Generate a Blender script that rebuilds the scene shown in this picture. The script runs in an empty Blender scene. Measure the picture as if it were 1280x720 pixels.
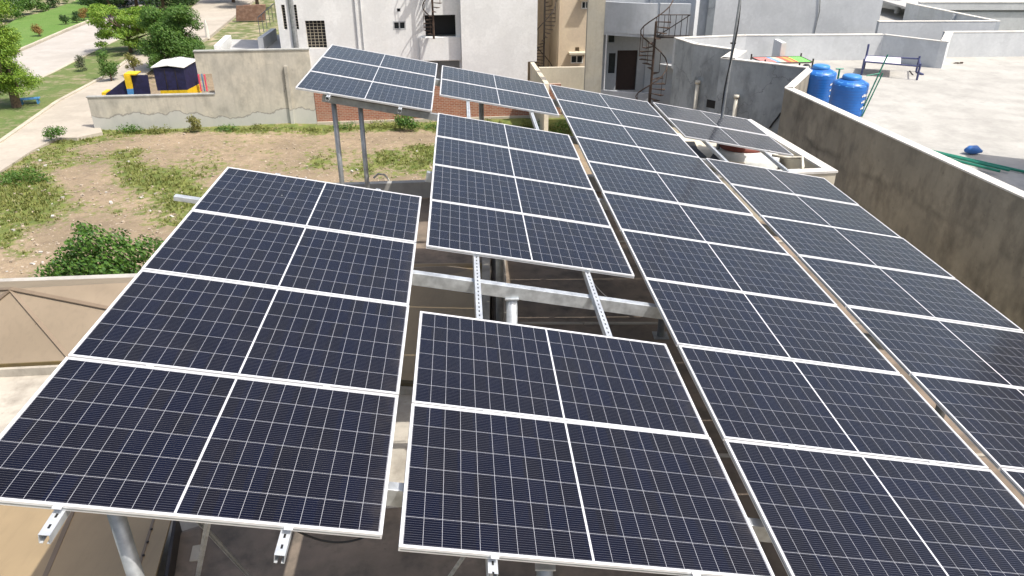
import bpy, bmesh, math, random
import numpy as np
from mathutils import Vector, Matrix
R = math.radians
random.seed(7); rng = np.random.default_rng(7)

# ---------------------------------------------------------------- camera, sky, sun
sc = bpy.context.scene
PITCH, FPX, CAMZ = 27.1, 955.0, 5.79
cd = bpy.data.cameras.new('camera'); cam = bpy.data.objects.new('camera', cd); sc.collection.objects.link(cam)
cam.location = (0, 0, CAMZ); cam.rotation_euler = (R(90 - PITCH), 0, 0)
cd.sensor_fit = 'HORIZONTAL'; cd.sensor_width = 36; cd.lens = 36 * FPX / 1280
cd.clip_start = .05; cd.clip_end = 3000
sc.camera = cam
SUN = Vector((.516, -.25, 1)).normalized()
w = bpy.data.worlds.new('World'); sc.world = w; w.use_nodes = True
nt = w.node_tree; bg = nt.nodes['Background']
sky = nt.nodes.new('ShaderNodeTexSky'); sky.sky_type = 'NISHITA'; sky.sun_disc = False
sky.sun_elevation = math.asin(SUN.z); sky.sun_rotation = math.atan2(SUN.x, SUN.y)
sky.air_density = 1.0; sky.dust_density = 5.0; sky.ozone_density = .7
nt.links.new(sky.outputs[0], bg.inputs[0]); bg.inputs[1].default_value = .15
sl = bpy.data.lights.new('sun', 'SUN'); sl.energy = 3.9; sl.angle = R(.5); sl.color = (1, .95, .88)
so = bpy.data.objects.new('sun', sl); sc.collection.objects.link(so)
so.rotation_euler = SUN.to_track_quat('Z', 'Y').to_euler(); so.location = (20, -10, 40)
sc.view_settings.view_transform = 'Standard'; sc.view_settings.look = 'None'
sc.view_settings.gamma = 1; sc.view_settings.exposure = .36; sc.view_settings.use_curve_mapping = False

# ---------------------------------------------------------------- surveying helpers (pixel of the photo -> metres on a known level / wall)
S_, C_ = math.sin(R(PITCH)), math.cos(R(PITCH))
CAM = Vector((0, 0, CAMZ))
def ray(px, py):
    x, y = (px - 640) / FPX, (py - 360) / FPX
    return Vector((x, C_ - y * S_, -S_ - y * C_))
def lv(px, py, z=0.):
    d = ray(px, py); return CAM + d * ((z - CAMZ) / d.z)
class Wall:
    """a vertical plane through (x0,y0) turned by ang degrees"""
    def __init__(s, x0, y0, ang=0):
        a = R(ang); s.o = Vector((x0, y0, 0)); s.d = Vector((math.cos(a), math.sin(a), 0)); s.n = Vector((math.sin(a), -math.cos(a), 0))
    def at(s, px, py, out=0.):
        o = s.o + s.n * out; d = ray(px, py); return CAM + d * ((o - CAM).dot(s.n) / d.dot(s.n))
    def uv(s, px, py):
        p = s.at(px, py); return (p - s.o).dot(s.d), p.z
    def P(s, u, z, out=0.):
        return s.o + s.d * u + s.n * out + Vector((0, 0, z))
GZ = -4.2
U = Vector((.98067873, .06268468, -.18531019)).normalized()
V = Vector((.0638124, -.99796191, .00012149)); V = (V - U * U.dot(V)).normalized()
N = U.cross(V) * -1
if N.z < 0: N = -N
def pl(u, v, wd=0.):       # point of the panel plane (wd metres below it)
    return CAM + U * u + V * v - N * (3.12 + wd)

# ---------------------------------------------------------------- materials
M = {}
def mat(name): 
    m = bpy.data.materials.new(name); m.use_nodes = True; M[name] = m
    t = m.node_tree; return m, t, t.nodes['Principled BSDF']
def nd(t, k, **kw):
    n = t.nodes.new(k)
    for a, b in kw.items(): setattr(n, a, b)
    return n
def math_n(t, op, a, b=None, c=None):
    n = nd(t, 'ShaderNodeMath', operation=op)
    for i, x in enumerate((a, b, c)):
        if x is None: continue
        if isinstance(x, (int, float)): n.inputs[i].default_value = x
        else: t.links.new(x, n.inputs[i])
    return n.outputs[0]
def mixc(t, f, a, b, blend='MIX'):
    n = nd(t, 'ShaderNodeMix', data_type='RGBA', blend_type=blend)
    for s, x in ((n.inputs[0], f), (n.inputs[6], a), (n.inputs[7], b)):
        if isinstance(x, (int, float)): s.default_value = x
        elif isinstance(x, tuple): s.default_value = x + (1,) if len(x) == 3 else x
        else: t.links.new(x, s)
    return n.outputs[2]
def pos(t): return nd(t, 'ShaderNodeNewGeometry').outputs['Position']
def scaled(t, vec, s):
    n = nd(t, 'ShaderNodeVectorMath', operation='MULTIPLY'); t.links.new(vec, n.inputs[0]); n.inputs[1].default_value = s; return n.outputs[0]
def noise(t, vec, scale, detail=4, rough=.55, lo=.35, hi=.65, dist=0.):
    n = nd(t, 'ShaderNodeTexNoise'); n.inputs['Scale'].default_value = scale; n.inputs['Detail'].default_value = detail
    n.inputs['Roughness'].default_value = rough; n.inputs['Distortion'].default_value = dist; t.links.new(vec, n.inputs['Vector'])
    r = nd(t, 'ShaderNodeMapRange'); r.inputs[1].default_value = lo; r.inputs[2].default_value = hi; t.links.new(n.outputs[0], r.inputs[0]); return r.outputs[0]
def bump(t, b, h, strength=.3, dist=.01):
    n = nd(t, 'ShaderNodeBump'); n.inputs['Strength'].default_value = strength; n.inputs['Distance'].default_value = dist
    t.links.new(h, n.inputs['Height']); t.links.new(n.outputs[0], b.inputs['Normal'])
def plaster(name, c1, c2, stain=None, amt=.5, rough=.85, sc_=1., crack=False, streak=.6):
    m, t, b = mat(name); p = pos(t)
    col = mixc(t, noise(t, p, .9 * sc_, 6), c1, c2)
    col = mixc(t, math_n(t, 'MULTIPLY', noise(t, p, 9 * sc_, 4), .22), col, tuple(x * .62 for x in c1))
    if stain:
        f = noise(t, scaled(t, p, (1.7, 1.7, .9)), 1.1 * sc_, 7, .62, .46, .72)
        col = mixc(t, math_n(t, 'MULTIPLY', f, amt), col, stain)
        g = noise(t, scaled(t, p, (9, 9, .35)), .9, 4, .6, .52, .75)
        col = mixc(t, math_n(t, 'MULTIPLY', g, amt * streak), col, stain)
    pt = noise(t, p, .55 * sc_, 5, .62, .545, .565); col = mixc(t, math_n(t, 'MULTIPLY', pt, .30), col, tuple(min(1, x * .80) for x in c2))
    pk = noise(t, scaled(t, p, (1, 1, 1.6)), 3.2 * sc_, 6, .7, .64, .67); col = mixc(t, math_n(t, 'MULTIPLY', pk, .35), col, stain or c2)
    if crack:
        v = nd(t, 'ShaderNodeTexVoronoi', feature='DISTANCE_TO_EDGE'); v.inputs['Scale'].default_value = .42
        dn = nd(t, 'ShaderNodeTexNoise'); dn.inputs['Scale'].default_value = 2.5; dn.inputs['Detail'].default_value = 6; t.links.new(p, dn.inputs['Vector'])
        ad = nd(t, 'ShaderNodeVectorMath', operation='ADD'); t.links.new(p, ad.inputs[0]); t.links.new(dn.outputs['Color'], ad.inputs[1]); t.links.new(ad.outputs[0], v.inputs['Vector'])
        cr = math_n(t, 'MULTIPLY', math_n(t, 'LESS_THAN', v.outputs['Distance'], .007), noise(t, p, .55, 2, .5, .48, .56))
        col = mixc(t, math_n(t, 'MULTIPLY', cr, .6), col, tuple(x * .35 for x in c1))
    t.links.new(col, b.inputs['Base Color']); b.inputs['Roughness'].default_value = rough
    bump(t, b, noise(t, p, 30 * sc_, 5, .6, 0, 1), .35, .006)
    return m
plaster('white_wall', (.84, .85, .84), (.79, .80, .79), (.62, .62, .59), .3, streak=.35)
plaster('pale_wall', (.62, .64, .65), (.55, .57, .58), (.44, .46, .48), .4, streak=.3)
plaster('grey_render', (.44, .47, .48), (.35, .38, .39), (.12, .13, .13), .7, crack=True, streak=.3)
plaster('grey_balcony', (.46, .49, .52), (.40, .43, .45), (.28, .29, .30), .4, streak=.4)
plaster('yellowed_render', (.42, .39, .31), (.36, .35, .30), (.20, .19, .16), .55, streak=.4)
plaster('parapet_top', (.72, .70, .65), (.62, .60, .55), (.40, .38, .34), .4)
plaster('lot_wall', (.62, .575, .475), (.50, .475, .41), (.24, .23, .20), .65, crack=True, streak=.35)
m_ = M['lot_wall']; t = m_.node_tree; b = t.nodes['Principled BSDF']; old = b.inputs['Base Color'].links[0].from_socket; p = pos(t)
sp = nd(t, 'ShaderNodeSeparateXYZ'); t.links.new(p, sp.inputs[0])
hh = math_n(t, 'ADD', math_n(t, 'SUBTRACT', sp.outputs[2], GZ + .62), math_n(t, 'MULTIPLY', math_n(t, 'SUBTRACT', noise(t, p, .35, 6, .6, .3, .7), .5), -.9))
low = math_n(t, 'LESS_THAN', hh, 0.); ln = math_n(t, 'LESS_THAN', math_n(t, 'ABSOLUTE', hh), .035)
c_ = mixc(t, math_n(t, 'MULTIPLY', low, .7), old, (.52, .53, .50)); c_ = mixc(t, math_n(t, 'MULTIPLY', ln, .6), c_, (.20, .19, .17))
t.links.new(c_, b.inputs['Base Color'])
plaster('lot_wall_grey', (.42, .43, .41), (.34, .34, .32), (.20, .19, .17), .6)
plaster('brown_wall', (.34, .305, .24), (.24, .22, .18), (.085, .075, .062), .8, streak=.12, sc_=1.0)
m_ = M['brown_wall']; t = m_.node_tree; b = t.nodes['Principled BSDF']; old = b.inputs['Base Color'].links[0].from_socket; p = pos(t)
sp = nd(t, 'ShaderNodeSeparateXYZ'); t.links.new(p, sp.inputs[0])
band = math_n(t, 'SUBTRACT', 1., math_n(t, 'MULTIPLY', math_n(t, 'ABSOLUTE', math_n(t, 'ADD', sp.outputs[2], math_n(t, 'ADD', .30, math_n(t, 'MULTIPLY', noise(t, p, .8, 5, .6, .3, .7), .3)))), 7.))
band = math_n(t, 'MULTIPLY', math_n(t, 'MULTIPLY', math_n(t, 'MAXIMUM', band, 0.), noise(t, p, .6, 3, .5, .42, .6)), .55)
t.links.new(mixc(t, band, old, (.05, .045, .04)), b.inputs['Base Color'])
plaster('beige_wall', (.62, .52, .38), (.58, .48, .36), (.42, .36, .27), .25)
plaster('cream_wall', (.66, .61, .48), (.60, .55, .44), (.40, .36, .28), .35)
plaster('terrace', (.45, .44, .405), (.38, .37, .34), (.24, .235, .215), .55, sc_=.8, streak=.2)
plaster('terrace_white', (.50, .50, .49), (.44, .44, .43), (.40, .40, .38), .4, streak=.2)
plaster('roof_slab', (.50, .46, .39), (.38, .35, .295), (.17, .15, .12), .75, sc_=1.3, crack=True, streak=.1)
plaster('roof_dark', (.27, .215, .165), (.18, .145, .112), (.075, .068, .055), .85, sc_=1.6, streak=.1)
plaster('roof_ledge', (.47, .45, .41), (.38, .37, .34), (.22, .20, .18), .5)
plaster('street', (.47, .42, .35), (.40, .36, .30), (.30, .27, .22), .5, sc_=.6)
plaster('road', (.46, .43, .39), (.40, .37, .33), (.33, .30, .26), .4, sc_=.5)
plaster('kerb', (.55, .50, .40), (.45, .41, .33), (.3, .27, .2), .4)
def sheet(name, c1, c2, rough=.55):
    m, t, b = mat(name); p = pos(t)
    col = mixc(t, noise(t, p, 1.2, 5), c1, c2)
    col = mixc(t, math_n(t, 'MULTIPLY', noise(t, scaled(t, p, (6, 1, 6)), 2.5, 5, .6, .5, .8), .4), col, tuple(x * .6 for x in c1))
    t.links.new(col, b.inputs['Base Color']); b.inputs['Roughness'].default_value = rough; return m
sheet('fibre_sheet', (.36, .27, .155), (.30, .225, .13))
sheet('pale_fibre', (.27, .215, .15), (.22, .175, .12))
sheet('seam_crease', (.21, .16, .11), (.175, .13, .085))
sheet('moss_edge', (.20, .14, .04), (.07, .055, .03), .9)
def plain(name, c, rough=.5, metal=0., var=.12, scale=6.):
    m, t, b = mat(name); p = pos(t)
    col = mixc(t, noise(t, p, scale, 4), tuple(min(1, x * (1 + var)) for x in c), tuple(x * (1 - var) for x in c))
    t.links.new(col, b.inputs['Base Color']); b.inputs['Roughness'].default_value = rough; b.inputs['Metallic'].default_value = metal; return m
plain('aluminium', (.80, .80, .80), .42, .35, .04)
plain('galvanised', (.50, .53, .55), .48, .55, .22, 9)
plain('dull_steel', (.33, .345, .35), .5, .5, .2, 9)
plain('dark_iron', (.035, .028, .024), .6, .2, .3)
plain('rusty_iron', (.065, .042, .03), .7, .1, .4)
plain('window_frame', (.45, .47, .48), .5)
plain('white_paint', (.72, .72, .70), .6)
plain('cream_pipe', (.62, .58, .48), .5)
plain('dark_opening', (.012, .012, .013), .7)
plain('dark_glass', (.03, .04, .045), .12)
plain('door_dark', (.03, .017, .014), .6)
plain('navy_sheet', (.014, .014, .055), .6, 0, .3)
plain('yellow_paint', (.72, .48, .015), .55)
plain('blue_paint', (.08, .26, .52), .55)
plain('pink_paint', (.75, .09, .16), .5)
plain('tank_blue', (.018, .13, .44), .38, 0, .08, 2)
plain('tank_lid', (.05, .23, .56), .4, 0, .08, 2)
plain('green_pipe', (.02, .22, .14), .5)
plain('tarp_blue', (.05, .17, .48), .5)
plain('red_lid', (.20, .05, .035), .6)
plain('tank_white', (.62, .64, .62), .5, 0, .1)
plain('bed_iron', (.05, .06, .15), .5)
plain('bark', (.13, .09, .06), .9, 0, .35, 12)
plain('brick_block', (.36, .20, .12), .9, 0, .3, 14)
plain('litter', (.48, .46, .42), .8, 0, .1)
plain('stone', (.36, .30, .23), .9, 0, .2)
plain('cloth_strip_white', (.66, .62, .66), .8)
plain('black_rubber', (.015, .015, .016), .6)

def brickm(name, c1, c2, mort, scale=1.):
    m, t, b = mat(name)
    tc = nd(t, 'ShaderNodeUVMap'); br = nd(t, 'ShaderNodeTexBrick')
    t.links.new(tc.outputs[0], br.inputs['Vector']); br.inputs['Scale'].default_value = 1
    br.inputs['Brick Width'].default_value = .24 * scale; br.inputs['Row Height'].default_value = .085 * scale; br.inputs['Mortar Size'].default_value = .012 * scale
    br.inputs['Color1'].default_value = c1 + (1,); br.inputs['Color2'].default_value = c2 + (1,); br.inputs['Mortar'].default_value = mort + (1,)
    col = mixc(t, math_n(t, 'MULTIPLY', noise(t, pos(t), 3, 6, .6, .45, .7), .55), br.outputs[0], (.40, .27, .20))
    t.links.new(col, b.inputs['Base Color']); b.inputs['Roughness'].default_value = .9
    bump(t, b, br.outputs[1], -.5, .02)
brickm('brick', (.36, .13, .07), (.26, .09, .05), (.40, .30, .24))
brickm('brick_dark', (.25, .13, .08), (.18, .09, .06), (.15, .11, .09))

# dirt / grass ground, mask in a colour attribute computed below
m, t, b = mat('lot_ground'); p = pos(t)
at = nd(t, 'ShaderNodeAttribute', attribute_name='cover')
dirt = mixc(t, noise(t, p, .35, 6), (.325, .25, .165), (.215, .168, .108))
dirt = mixc(t, math_n(t, 'MULTIPLY', noise(t, p, 2.6, 8, .72, .46, .70), .7), dirt, (.15, .11, .075))
dirt = mixc(t, math_n(t, 'MULTIPLY', noise(t, p, 7.5, 3, .6, .62, .72), .7), dirt, (.55, .48, .40))
green = mixc(t, noise(t, p, 2.2, 5), (.085, .125, .022), (.17, .19, .045))
mk = math_n(t, 'ADD', at.outputs['Fac'], math_n(t, 'MULTIPLY', math_n(t, 'SUBTRACT', noise(t, p, 3.5, 6, .7, .3, .7), .5), 1.0))
r = nd(t, 'ShaderNodeMapRange'); r.inputs[1].default_value = .42; r.inputs[2].default_value = .75; t.links.new(mk, r.inputs[0])
t.links.new(mixc(t, r.outputs[0], dirt, green), b.inputs['Base Color']); b.inputs['Roughness'].default_value = .95
bump(t, b, noise(t, p, 6, 6, .65, 0, 1), .8, .06)
def lawn(name, g1, g2, d, dl=.55):
    m, t, b = mat(name); p = pos(t)
    c = mixc(t, noise(t, p, .5, 6), g1, g2)
    c = mixc(t, noise(t, p, 1.1, 7, .65, dl, dl + .15), c, d)
    c = mixc(t, math_n(t, 'MULTIPLY', noise(t, p, 6, 4), .3), c, tuple(x * .5 for x in g1))
    t.links.new(c, b.inputs['Base Color']); b.inputs['Roughness'].default_value = .95
    bump(t, b, noise(t, p, 9, 5, .6, 0, 1), .6, .05)
lawn('lawn', (.10, .20, .03), (.13, .22, .045), (.24, .22, .10), .62)
lawn('verge', (.10, .155, .035), (.14, .17, .05), (.30, .25, .16), .50)
lawn('far_scrub', (.10, .14, .04), (.16, .17, .06), (.40, .33, .23), .47)
def leaf(name, a, b_, c_=None):
    m, t, b = mat(name); 
    oi = nd(t, 'ShaderNodeNewGeometry')
    col = mixc(t, oi.outputs['Random Per Island'], a, b_)
    t.links.new(col, b.inputs['Base Color']); b.inputs['Roughness'].default_value = .6
    b.inputs['Transmission Weight'].default_value = 0
    tr = nd(t, 'ShaderNodeBsdfTranslucent'); t.links.new(col, tr.inputs[0]); mx = nd(t, 'ShaderNodeMixShader'); mx.inputs[0].default_value = .3
    t.links.new(b.outputs[0], mx.inputs[1]); t.links.new(tr.outputs[0], mx.inputs[2]); t.links.new(mx.outputs[0], t.nodes['Material Output'].inputs[0])
leaf('leaf_bright', (.12, .25, .02), (.25, .36, .04))
leaf('leaf_mid', (.05, .14, .018), (.12, .22, .035))
leaf('leaf_dark', (.018, .055, .012), (.05, .11, .02))
leaf('leaf_bush', (.03, .10, .014), (.12, .24, .03))
leaf('leaf_olive', (.13, .15, .03), (.24, .22, .06))
leaf('leaf_orange', (.20, .15, .03), (.30, .16, .05))
leaf('leaf_grey', (.08, .10, .06), (.14, .15, .09))
leaf('weed', (.12, .155, .03), (.25, .25, .07))

# solar cells: 20 x 6 half cells, twelve busbars each, white centre line
m, t, b = mat('solar_cells')
uvn = nd(t, 'ShaderNodeUVMap'); sp = nd(t, 'ShaderNodeSeparateXYZ'); t.links.new(uvn.outputs[0], sp.inputs[0])
x, y = sp.outputs[0], sp.outputs[1]     # metres, from panel corner
LP, WP = 2.172, 1.303
xm = math_n(t, 'ABSOLUTE', math_n(t, 'SUBTRACT', x, LP / 2))       # distance from centre line
px_ = math_n(t, 'SUBTRACT', xm, .0065)
cw = (LP / 2 - .0065 - .022) / 10; ch = (WP - .044) / 6
fx = math_n(t, 'FRACT', math_n(t, 'DIVIDE', px_, cw)); yy = math_n(t, 'SUBTRACT', y, .022); fy = math_n(t, 'FRACT', math_n(t, 'DIVIDE', yy, ch))
def edge(f, size, wd):   # 1 near a cell border
    d = math_n(t, 'MULTIPLY', math_n(t, 'SUBTRACT', .5, math_n(t, 'ABSOLUTE', math_n(t, 'SUBTRACT', f, .5))), size)
    return math_n(t, 'LESS_THAN', d, wd)
lines = math_n(t, 'MAXIMUM', edge(fx, cw, .0010), edge(fy, ch, .0013))
centre = math_n(t, 'LESS_THAN', xm, .005)
border = math_n(t, 'MAXIMUM', math_n(t, 'GREATER_THAN', xm, LP / 2 - .019), math_n(t, 'MAXIMUM', math_n(t, 'LESS_THAN', y, .019), math_n(t, 'GREATER_THAN', y, WP - .019)))
white = math_n(t, 'MAXIMUM', centre, border)
bb = math_n(t, 'FRACT', math_n(t, 'MULTIPLY', fy, 12)); bus = math_n(t, 'LESS_THAN', math_n(t, 'ABSOLUTE', math_n(t, 'SUBTRACT', bb, .5)), .055)
cx = math_n(t, 'FLOOR', math_n(t, 'DIVIDE', x, cw)); cy = math_n(t, 'FLOOR', math_n(t, 'DIVIDE', yy, ch))
cmb = nd(t, 'ShaderNodeCombineXYZ'); t.links.new(cx, cmb.inputs[0]); t.links.new(cy, cmb.inputs[1])
oi = nd(t, 'ShaderNodeObjectInfo'); t.links.new(oi.outputs['Random'], cmb.inputs[2])
wn = nd(t, 'ShaderNodeTexWhiteNoise'); t.links.new(cmb.outputs[0], wn.inputs['Vector'])
cell = mixc(t, wn.outputs['Value'], (.0008, .0016, .0105), (.0025, .002, .005))
col = mixc(t, bus, cell, (.07, .07, .078)); col = mixc(t, lines, col, (.40, .41, .44)); col = mixc(t, white, col, (.66, .67, .69))
dust = noise(t, pos(t), 3, 6, .65, .40, .75)
col = mixc(t, math_n(t, 'ADD', math_n(t, 'MULTIPLY', dust, .008), .001), col, (.50, .45, .38))
vo = nd(t, 'ShaderNodeTexVoronoi'); vo.inputs['Scale'].default_value = 2.6; t.links.new(pos(t), vo.inputs['Vector'])
sx_ = nd(t, 'ShaderNodeSeparateColor'); t.links.new(vo.outputs['Color'], sx_.inputs[0])
spot = math_n(t, 'MULTIPLY', math_n(t, 'LESS_THAN', vo.outputs['Distance'], math_n(t, 'MULTIPLY', sx_.outputs[0], .036)), math_n(t, 'GREATER_THAN', sx_.outputs[1], .86))
col = mixc(t, math_n(t, 'MULTIPLY', spot, .7), col, (.55, .53, .48))
low_ = math_n(t, 'MULTIPLY', math_n(t, 'GREATER_THAN', x, 2.02), math_n(t, 'MULTIPLY', math_n(t, 'MULTIPLY', math_n(t, 'SUBTRACT', x, 2.02), 7.), math_n(t, 'MULTIPLY', noise(t, pos(t), 7, 5, .65, .35, .7), .05)))
col = mixc(t, low_, col, (.50, .43, .34))
t.links.new(col, b.inputs['Base Color']); b.inputs['IOR'].default_value = 1.4; b.inputs['Sheen Weight'].default_value = 1.0; b.inputs['Sheen Roughness'].default_value = .19; b.inputs['Sheen Tint'].default_value = (1, .95, .88, 1)
rr = nd(t, 'ShaderNodeMapRange'); rr.inputs[3].default_value = .13; rr.inputs[4].default_value = .24; t.links.new(dust, rr.inputs[0]); t.links.new(rr.outputs[0], b.inputs['Roughness'])
# slotted rail: dark slots repeated along UV x
m, t, b = mat('slotted_steel'); uvn = nd(t, 'ShaderNodeUVMap'); sp = nd(t, 'ShaderNodeSeparateXYZ'); t.links.new(uvn.outputs[0], sp.inputs[0])
f = math_n(t, 'FRACT', math_n(t, 'DIVIDE', sp.outputs[0], .075)); a1 = math_n(t, 'LESS_THAN', math_n(t, 'ABSOLUTE', math_n(t, 'SUBTRACT', f, .5)), .2)
a2 = math_n(t, 'LESS_THAN', math_n(t, 'ABSOLUTE', sp.outputs[1]), .006); sl_ = math_n(t, 'MULTIPLY', a1, a2)
base = mixc(t, noise(t, pos(t), 9, 4), (.58, .61, .63), (.44, .47, .50))
t.links.new(mixc(t, sl_, base, (.02, .02, .02)), b.inputs['Base Color']); b.inputs['Roughness'].default_value = .45; b.inputs['Metallic'].default_value = .4
# woven webbing of the coloured string bed
m, t, b = mat('woven_colour'); uvn = nd(t, 'ShaderNodeUVMap'); sp = nd(t, 'ShaderNodeSeparateXYZ'); t.links.new(uvn.outputs[0], sp.inputs[0])
cr = nd(t, 'ShaderNodeValToRGB'); cr.color_ramp.interpolation = 'CONSTANT'; e = cr.color_ramp.elements
e[0].position = 0; e[0].color = (.55, .16, .16, 1); e[1].position = .28; e[1].color = (.10, .30, .55, 1)
for q, c_ in ((.36, (.45, .45, .35, 1)), (.48, (.85, .06, .03, 1)), (.58, (.85, .30, .03, 1)), (.66, (.75, .05, .03, 1)), (.72, (.12, .72, .08, 1))):
    k = e.new(q); k.color = c_
t.links.new(sp.outputs[0], cr.inputs[0])
wv = math_n(t, 'GREATER_THAN', math_n(t, 'FRACT', math_n(t, 'MULTIPLY', math_n(t, 'ADD', sp.outputs[0], sp.outputs[1]), 22)), .78)
t.links.new(mixc(t, math_n(t, 'MULTIPLY', wv, .5), cr.outputs[0], (.7, .65, .5)), b.inputs['Base Color']); b.inputs['Roughness'].default_value = .8

# ---------------------------------------------------------------- mesh builder
COL = sc.collection
class MB:
    def __init__(s): s.v = []; s.f = []; s.uv = []
    def face(s, pts, uvs=None):
        i = len(s.v); s.v += [Vector(p) for p in pts]; s.f.append(tuple(range(i, i + len(pts)))); s.uv.append(uvs or [(p[0], p[2]) for p in pts])
        return s
    def hexa(s, b, tp):      # bottom ring (4, ccw from above) and top ring
        n = len(b); i = len(s.v); s.v += [Vector(p) for p in list(b) + list(tp)]
        def q(idx):
            s.f.append(tuple(i + k for k in idx)); pts = [s.v[i + k] for k in idx]
            a = (pts[1] - pts[0]); L = a.length or 1; a = a / L; nn = (pts[1] - pts[0]).cross(pts[-1] - pts[0]); 
            bb = nn.cross(a); bb = bb.normalized() if bb.length > 0 else Vector((0, 0, 1))
            s.uv.append([((p - pts[0]).dot(a), (p - pts[0]).dot(bb)) for p in pts])
        q(tuple(reversed(range(n)))); q(tuple(range(n, 2 * n)))
        for k in range(n):
            j = (k + 1) % n; q((k, j, n + j, n + k))
        return s
    def box(s, o, a, b, c):       # corner o and three edge vectors (right handed)
        o, a, b, c = map(Vector, (o, a, b, c))
        if a.cross(b).dot(c) < 0: a, b = b, a
        return s.hexa([o, o + a, o + a + b, o + b], [o + c, o + a + c, o + a + b + c, o + b + c])
    def bar(s, p, q, wd, h, up=(0, 0, 1)):   # centred bar of width wd, height h along up-ish
        p, q, up = Vector(p), Vector(q), Vector(up); d = q - p; sd = d.cross(up).normalized() * wd; u2 = sd.cross(d).normalized() * h
        return s.box(p - sd / 2 - u2 / 2, d, sd, u2)
    def prism(s, poly, z0, z1):
        a = sum(poly[i][0] * poly[(i + 1) % len(poly)][1] - poly[(i + 1) % len(poly)][0] * poly[i][1] for i in range(len(poly)))
        if a < 0: poly = poly[::-1]
        return s.hexa([(p[0], p[1], z0) for p in poly], [(p[0], p[1], z1) for p in poly])
    def tube(s, pts, r, n=8, cap=True):
        pts = [Vector(p) for p in pts]; rs = r if isinstance(r, (list, tuple)) else [r] * len(pts); rings = []; ref = Vector((.13, .2, 1)).normalized()
        for k, p in enumerate(pts):
            d = (pts[min(k + 1, len(pts) - 1)] - pts[max(k - 1, 0)]).normalized()
            if abs(d.dot(ref)) > .98: ref = Vector((1, .1, 0)).normalized()
            x_ = d.cross(ref).normalized(); y_ = d.cross(x_); i = len(s.v)
            s.v += [p + (x_ * math.cos(2 * math.pi * a / n) + y_ * math.sin(2 * math.pi * a / n)) * rs[k] for a in range(n)]; rings.append(i)
        for k in range(len(rings) - 1):
            for a in range(n):
                c_ = (a + 1) % n; s.f.append((rings[k] + a, rings[k] + c_, rings[k + 1] + c_, rings[k + 1] + a)); s.uv.append([(0, 0)] * 4)
        if cap:
            s.f.append(tuple(rings[0] + a for a in reversed(range(n)))); s.uv.append([(0, 0)] * n)
            s.f.append(tuple(rings[-1] + a for a in range(n))); s.uv.append([(0, 0)] * n)
        return s
    def lathe(s, c, prof, n=28, sx=1.):
        c = Vector(c); pts = [c + Vector((0, 0, z)) for r_, z in prof]; rings = []
        for r_, z in prof:
            i = len(s.v); s.v += [c + Vector((r_ * math.cos(2 * math.pi * a / n) * sx, r_ * math.sin(2 * math.pi * a / n), z)) for a in range(n)]; rings.append(i)
        for k in range(len(rings) - 1):
            for a in range(n):
                c_ = (a + 1) % n; s.f.append((rings[k] + a, rings[k] + c_, rings[k + 1] + c_, rings[k + 1] + a)); s.uv.append([(0, 0)] * 4)
        s.f.append(tuple(rings[-1] + a for a in range(n))); s.uv.append([(0, 0)] * n)
        return s
    def build(s, name, m, parent=None, smooth=False, base=None, bevel=0.):
        if parent is not None: base = parent_base[parent.name]
        elif base is None:
            a = np.array([tuple(p) for p in s.v]); base = Vector(((a[:, 0].min() + a[:, 0].max()) / 2, (a[:, 1].min() + a[:, 1].max()) / 2, a[:, 2].min()))
        base = Vector(base); me = bpy.data.meshes.new(name)
        me.from_pydata([p - base for p in s.v], [], s.f)
        uvl = me.uv_layers.new(name='UVMap'); flat = [c for f_ in s.uv for uv in f_ for c in uv]; uvl.data.foreach_set('uv', flat)
        if smooth: me.polygons.foreach_set('use_smooth', [True] * len(me.polygons))
        me.materials.append(M[m] if isinstance(m, str) else m); me.update()
        o = bpy.data.objects.new(name, me); COL.objects.link(o)
        if parent is None: o.location = base; parent_base[o.name] = base
        else: o.parent = parent; parent_base[o.name] = base
        if bevel:
            md = o.modifiers.new('bevel', 'BEVEL'); md.width = bevel; md.segments = 2; md.limit_method = 'ANGLE'
        return o
parent_base = {}
def tag(o, label=None, cat=None, group=None, kind=None):
    if label: o['label'] = label
    if cat: o['category'] = cat
    if group: o['group'] = group
    if kind: o['kind'] = kind
    return o
def thing(name, base, label, cat, group=None):
    o = bpy.data.objects.new(name, None); COL.objects.link(o); o.location = Vector(base); o.empty_display_size = .2; parent_base[o.name] = Vector(base)
    return tag(o, label, cat, group)

# ================================================================= GROUND
def vnoise(x, y, s, seed):
    g = np.random.default_rng(seed).random((256, 256)); x = x / s + 1000; y = y / s + 1000
    xi = np.floor(x).astype(int); yi = np.floor(y).astype(int); fx = x - xi; fy = y - yi; fx = fx * fx * (3 - 2 * fx); fy = fy * fy * (3 - 2 * fy)
    a = g[xi % 256, yi % 256]; b = g[(xi + 1) % 256, yi % 256]; c = g[xi % 256, (yi + 1) % 256]; d = g[(xi + 1) % 256, (yi + 1) % 256]
    return (a * (1 - fx) + b * fx) * (1 - fy) + (c * (1 - fx) + d * fx) * fy
def fb(x, y, s, seed): return sum(vnoise(x, y, s / 2 ** k, seed + k) * .5 ** k for k in range(4)) / 1.875
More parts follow.
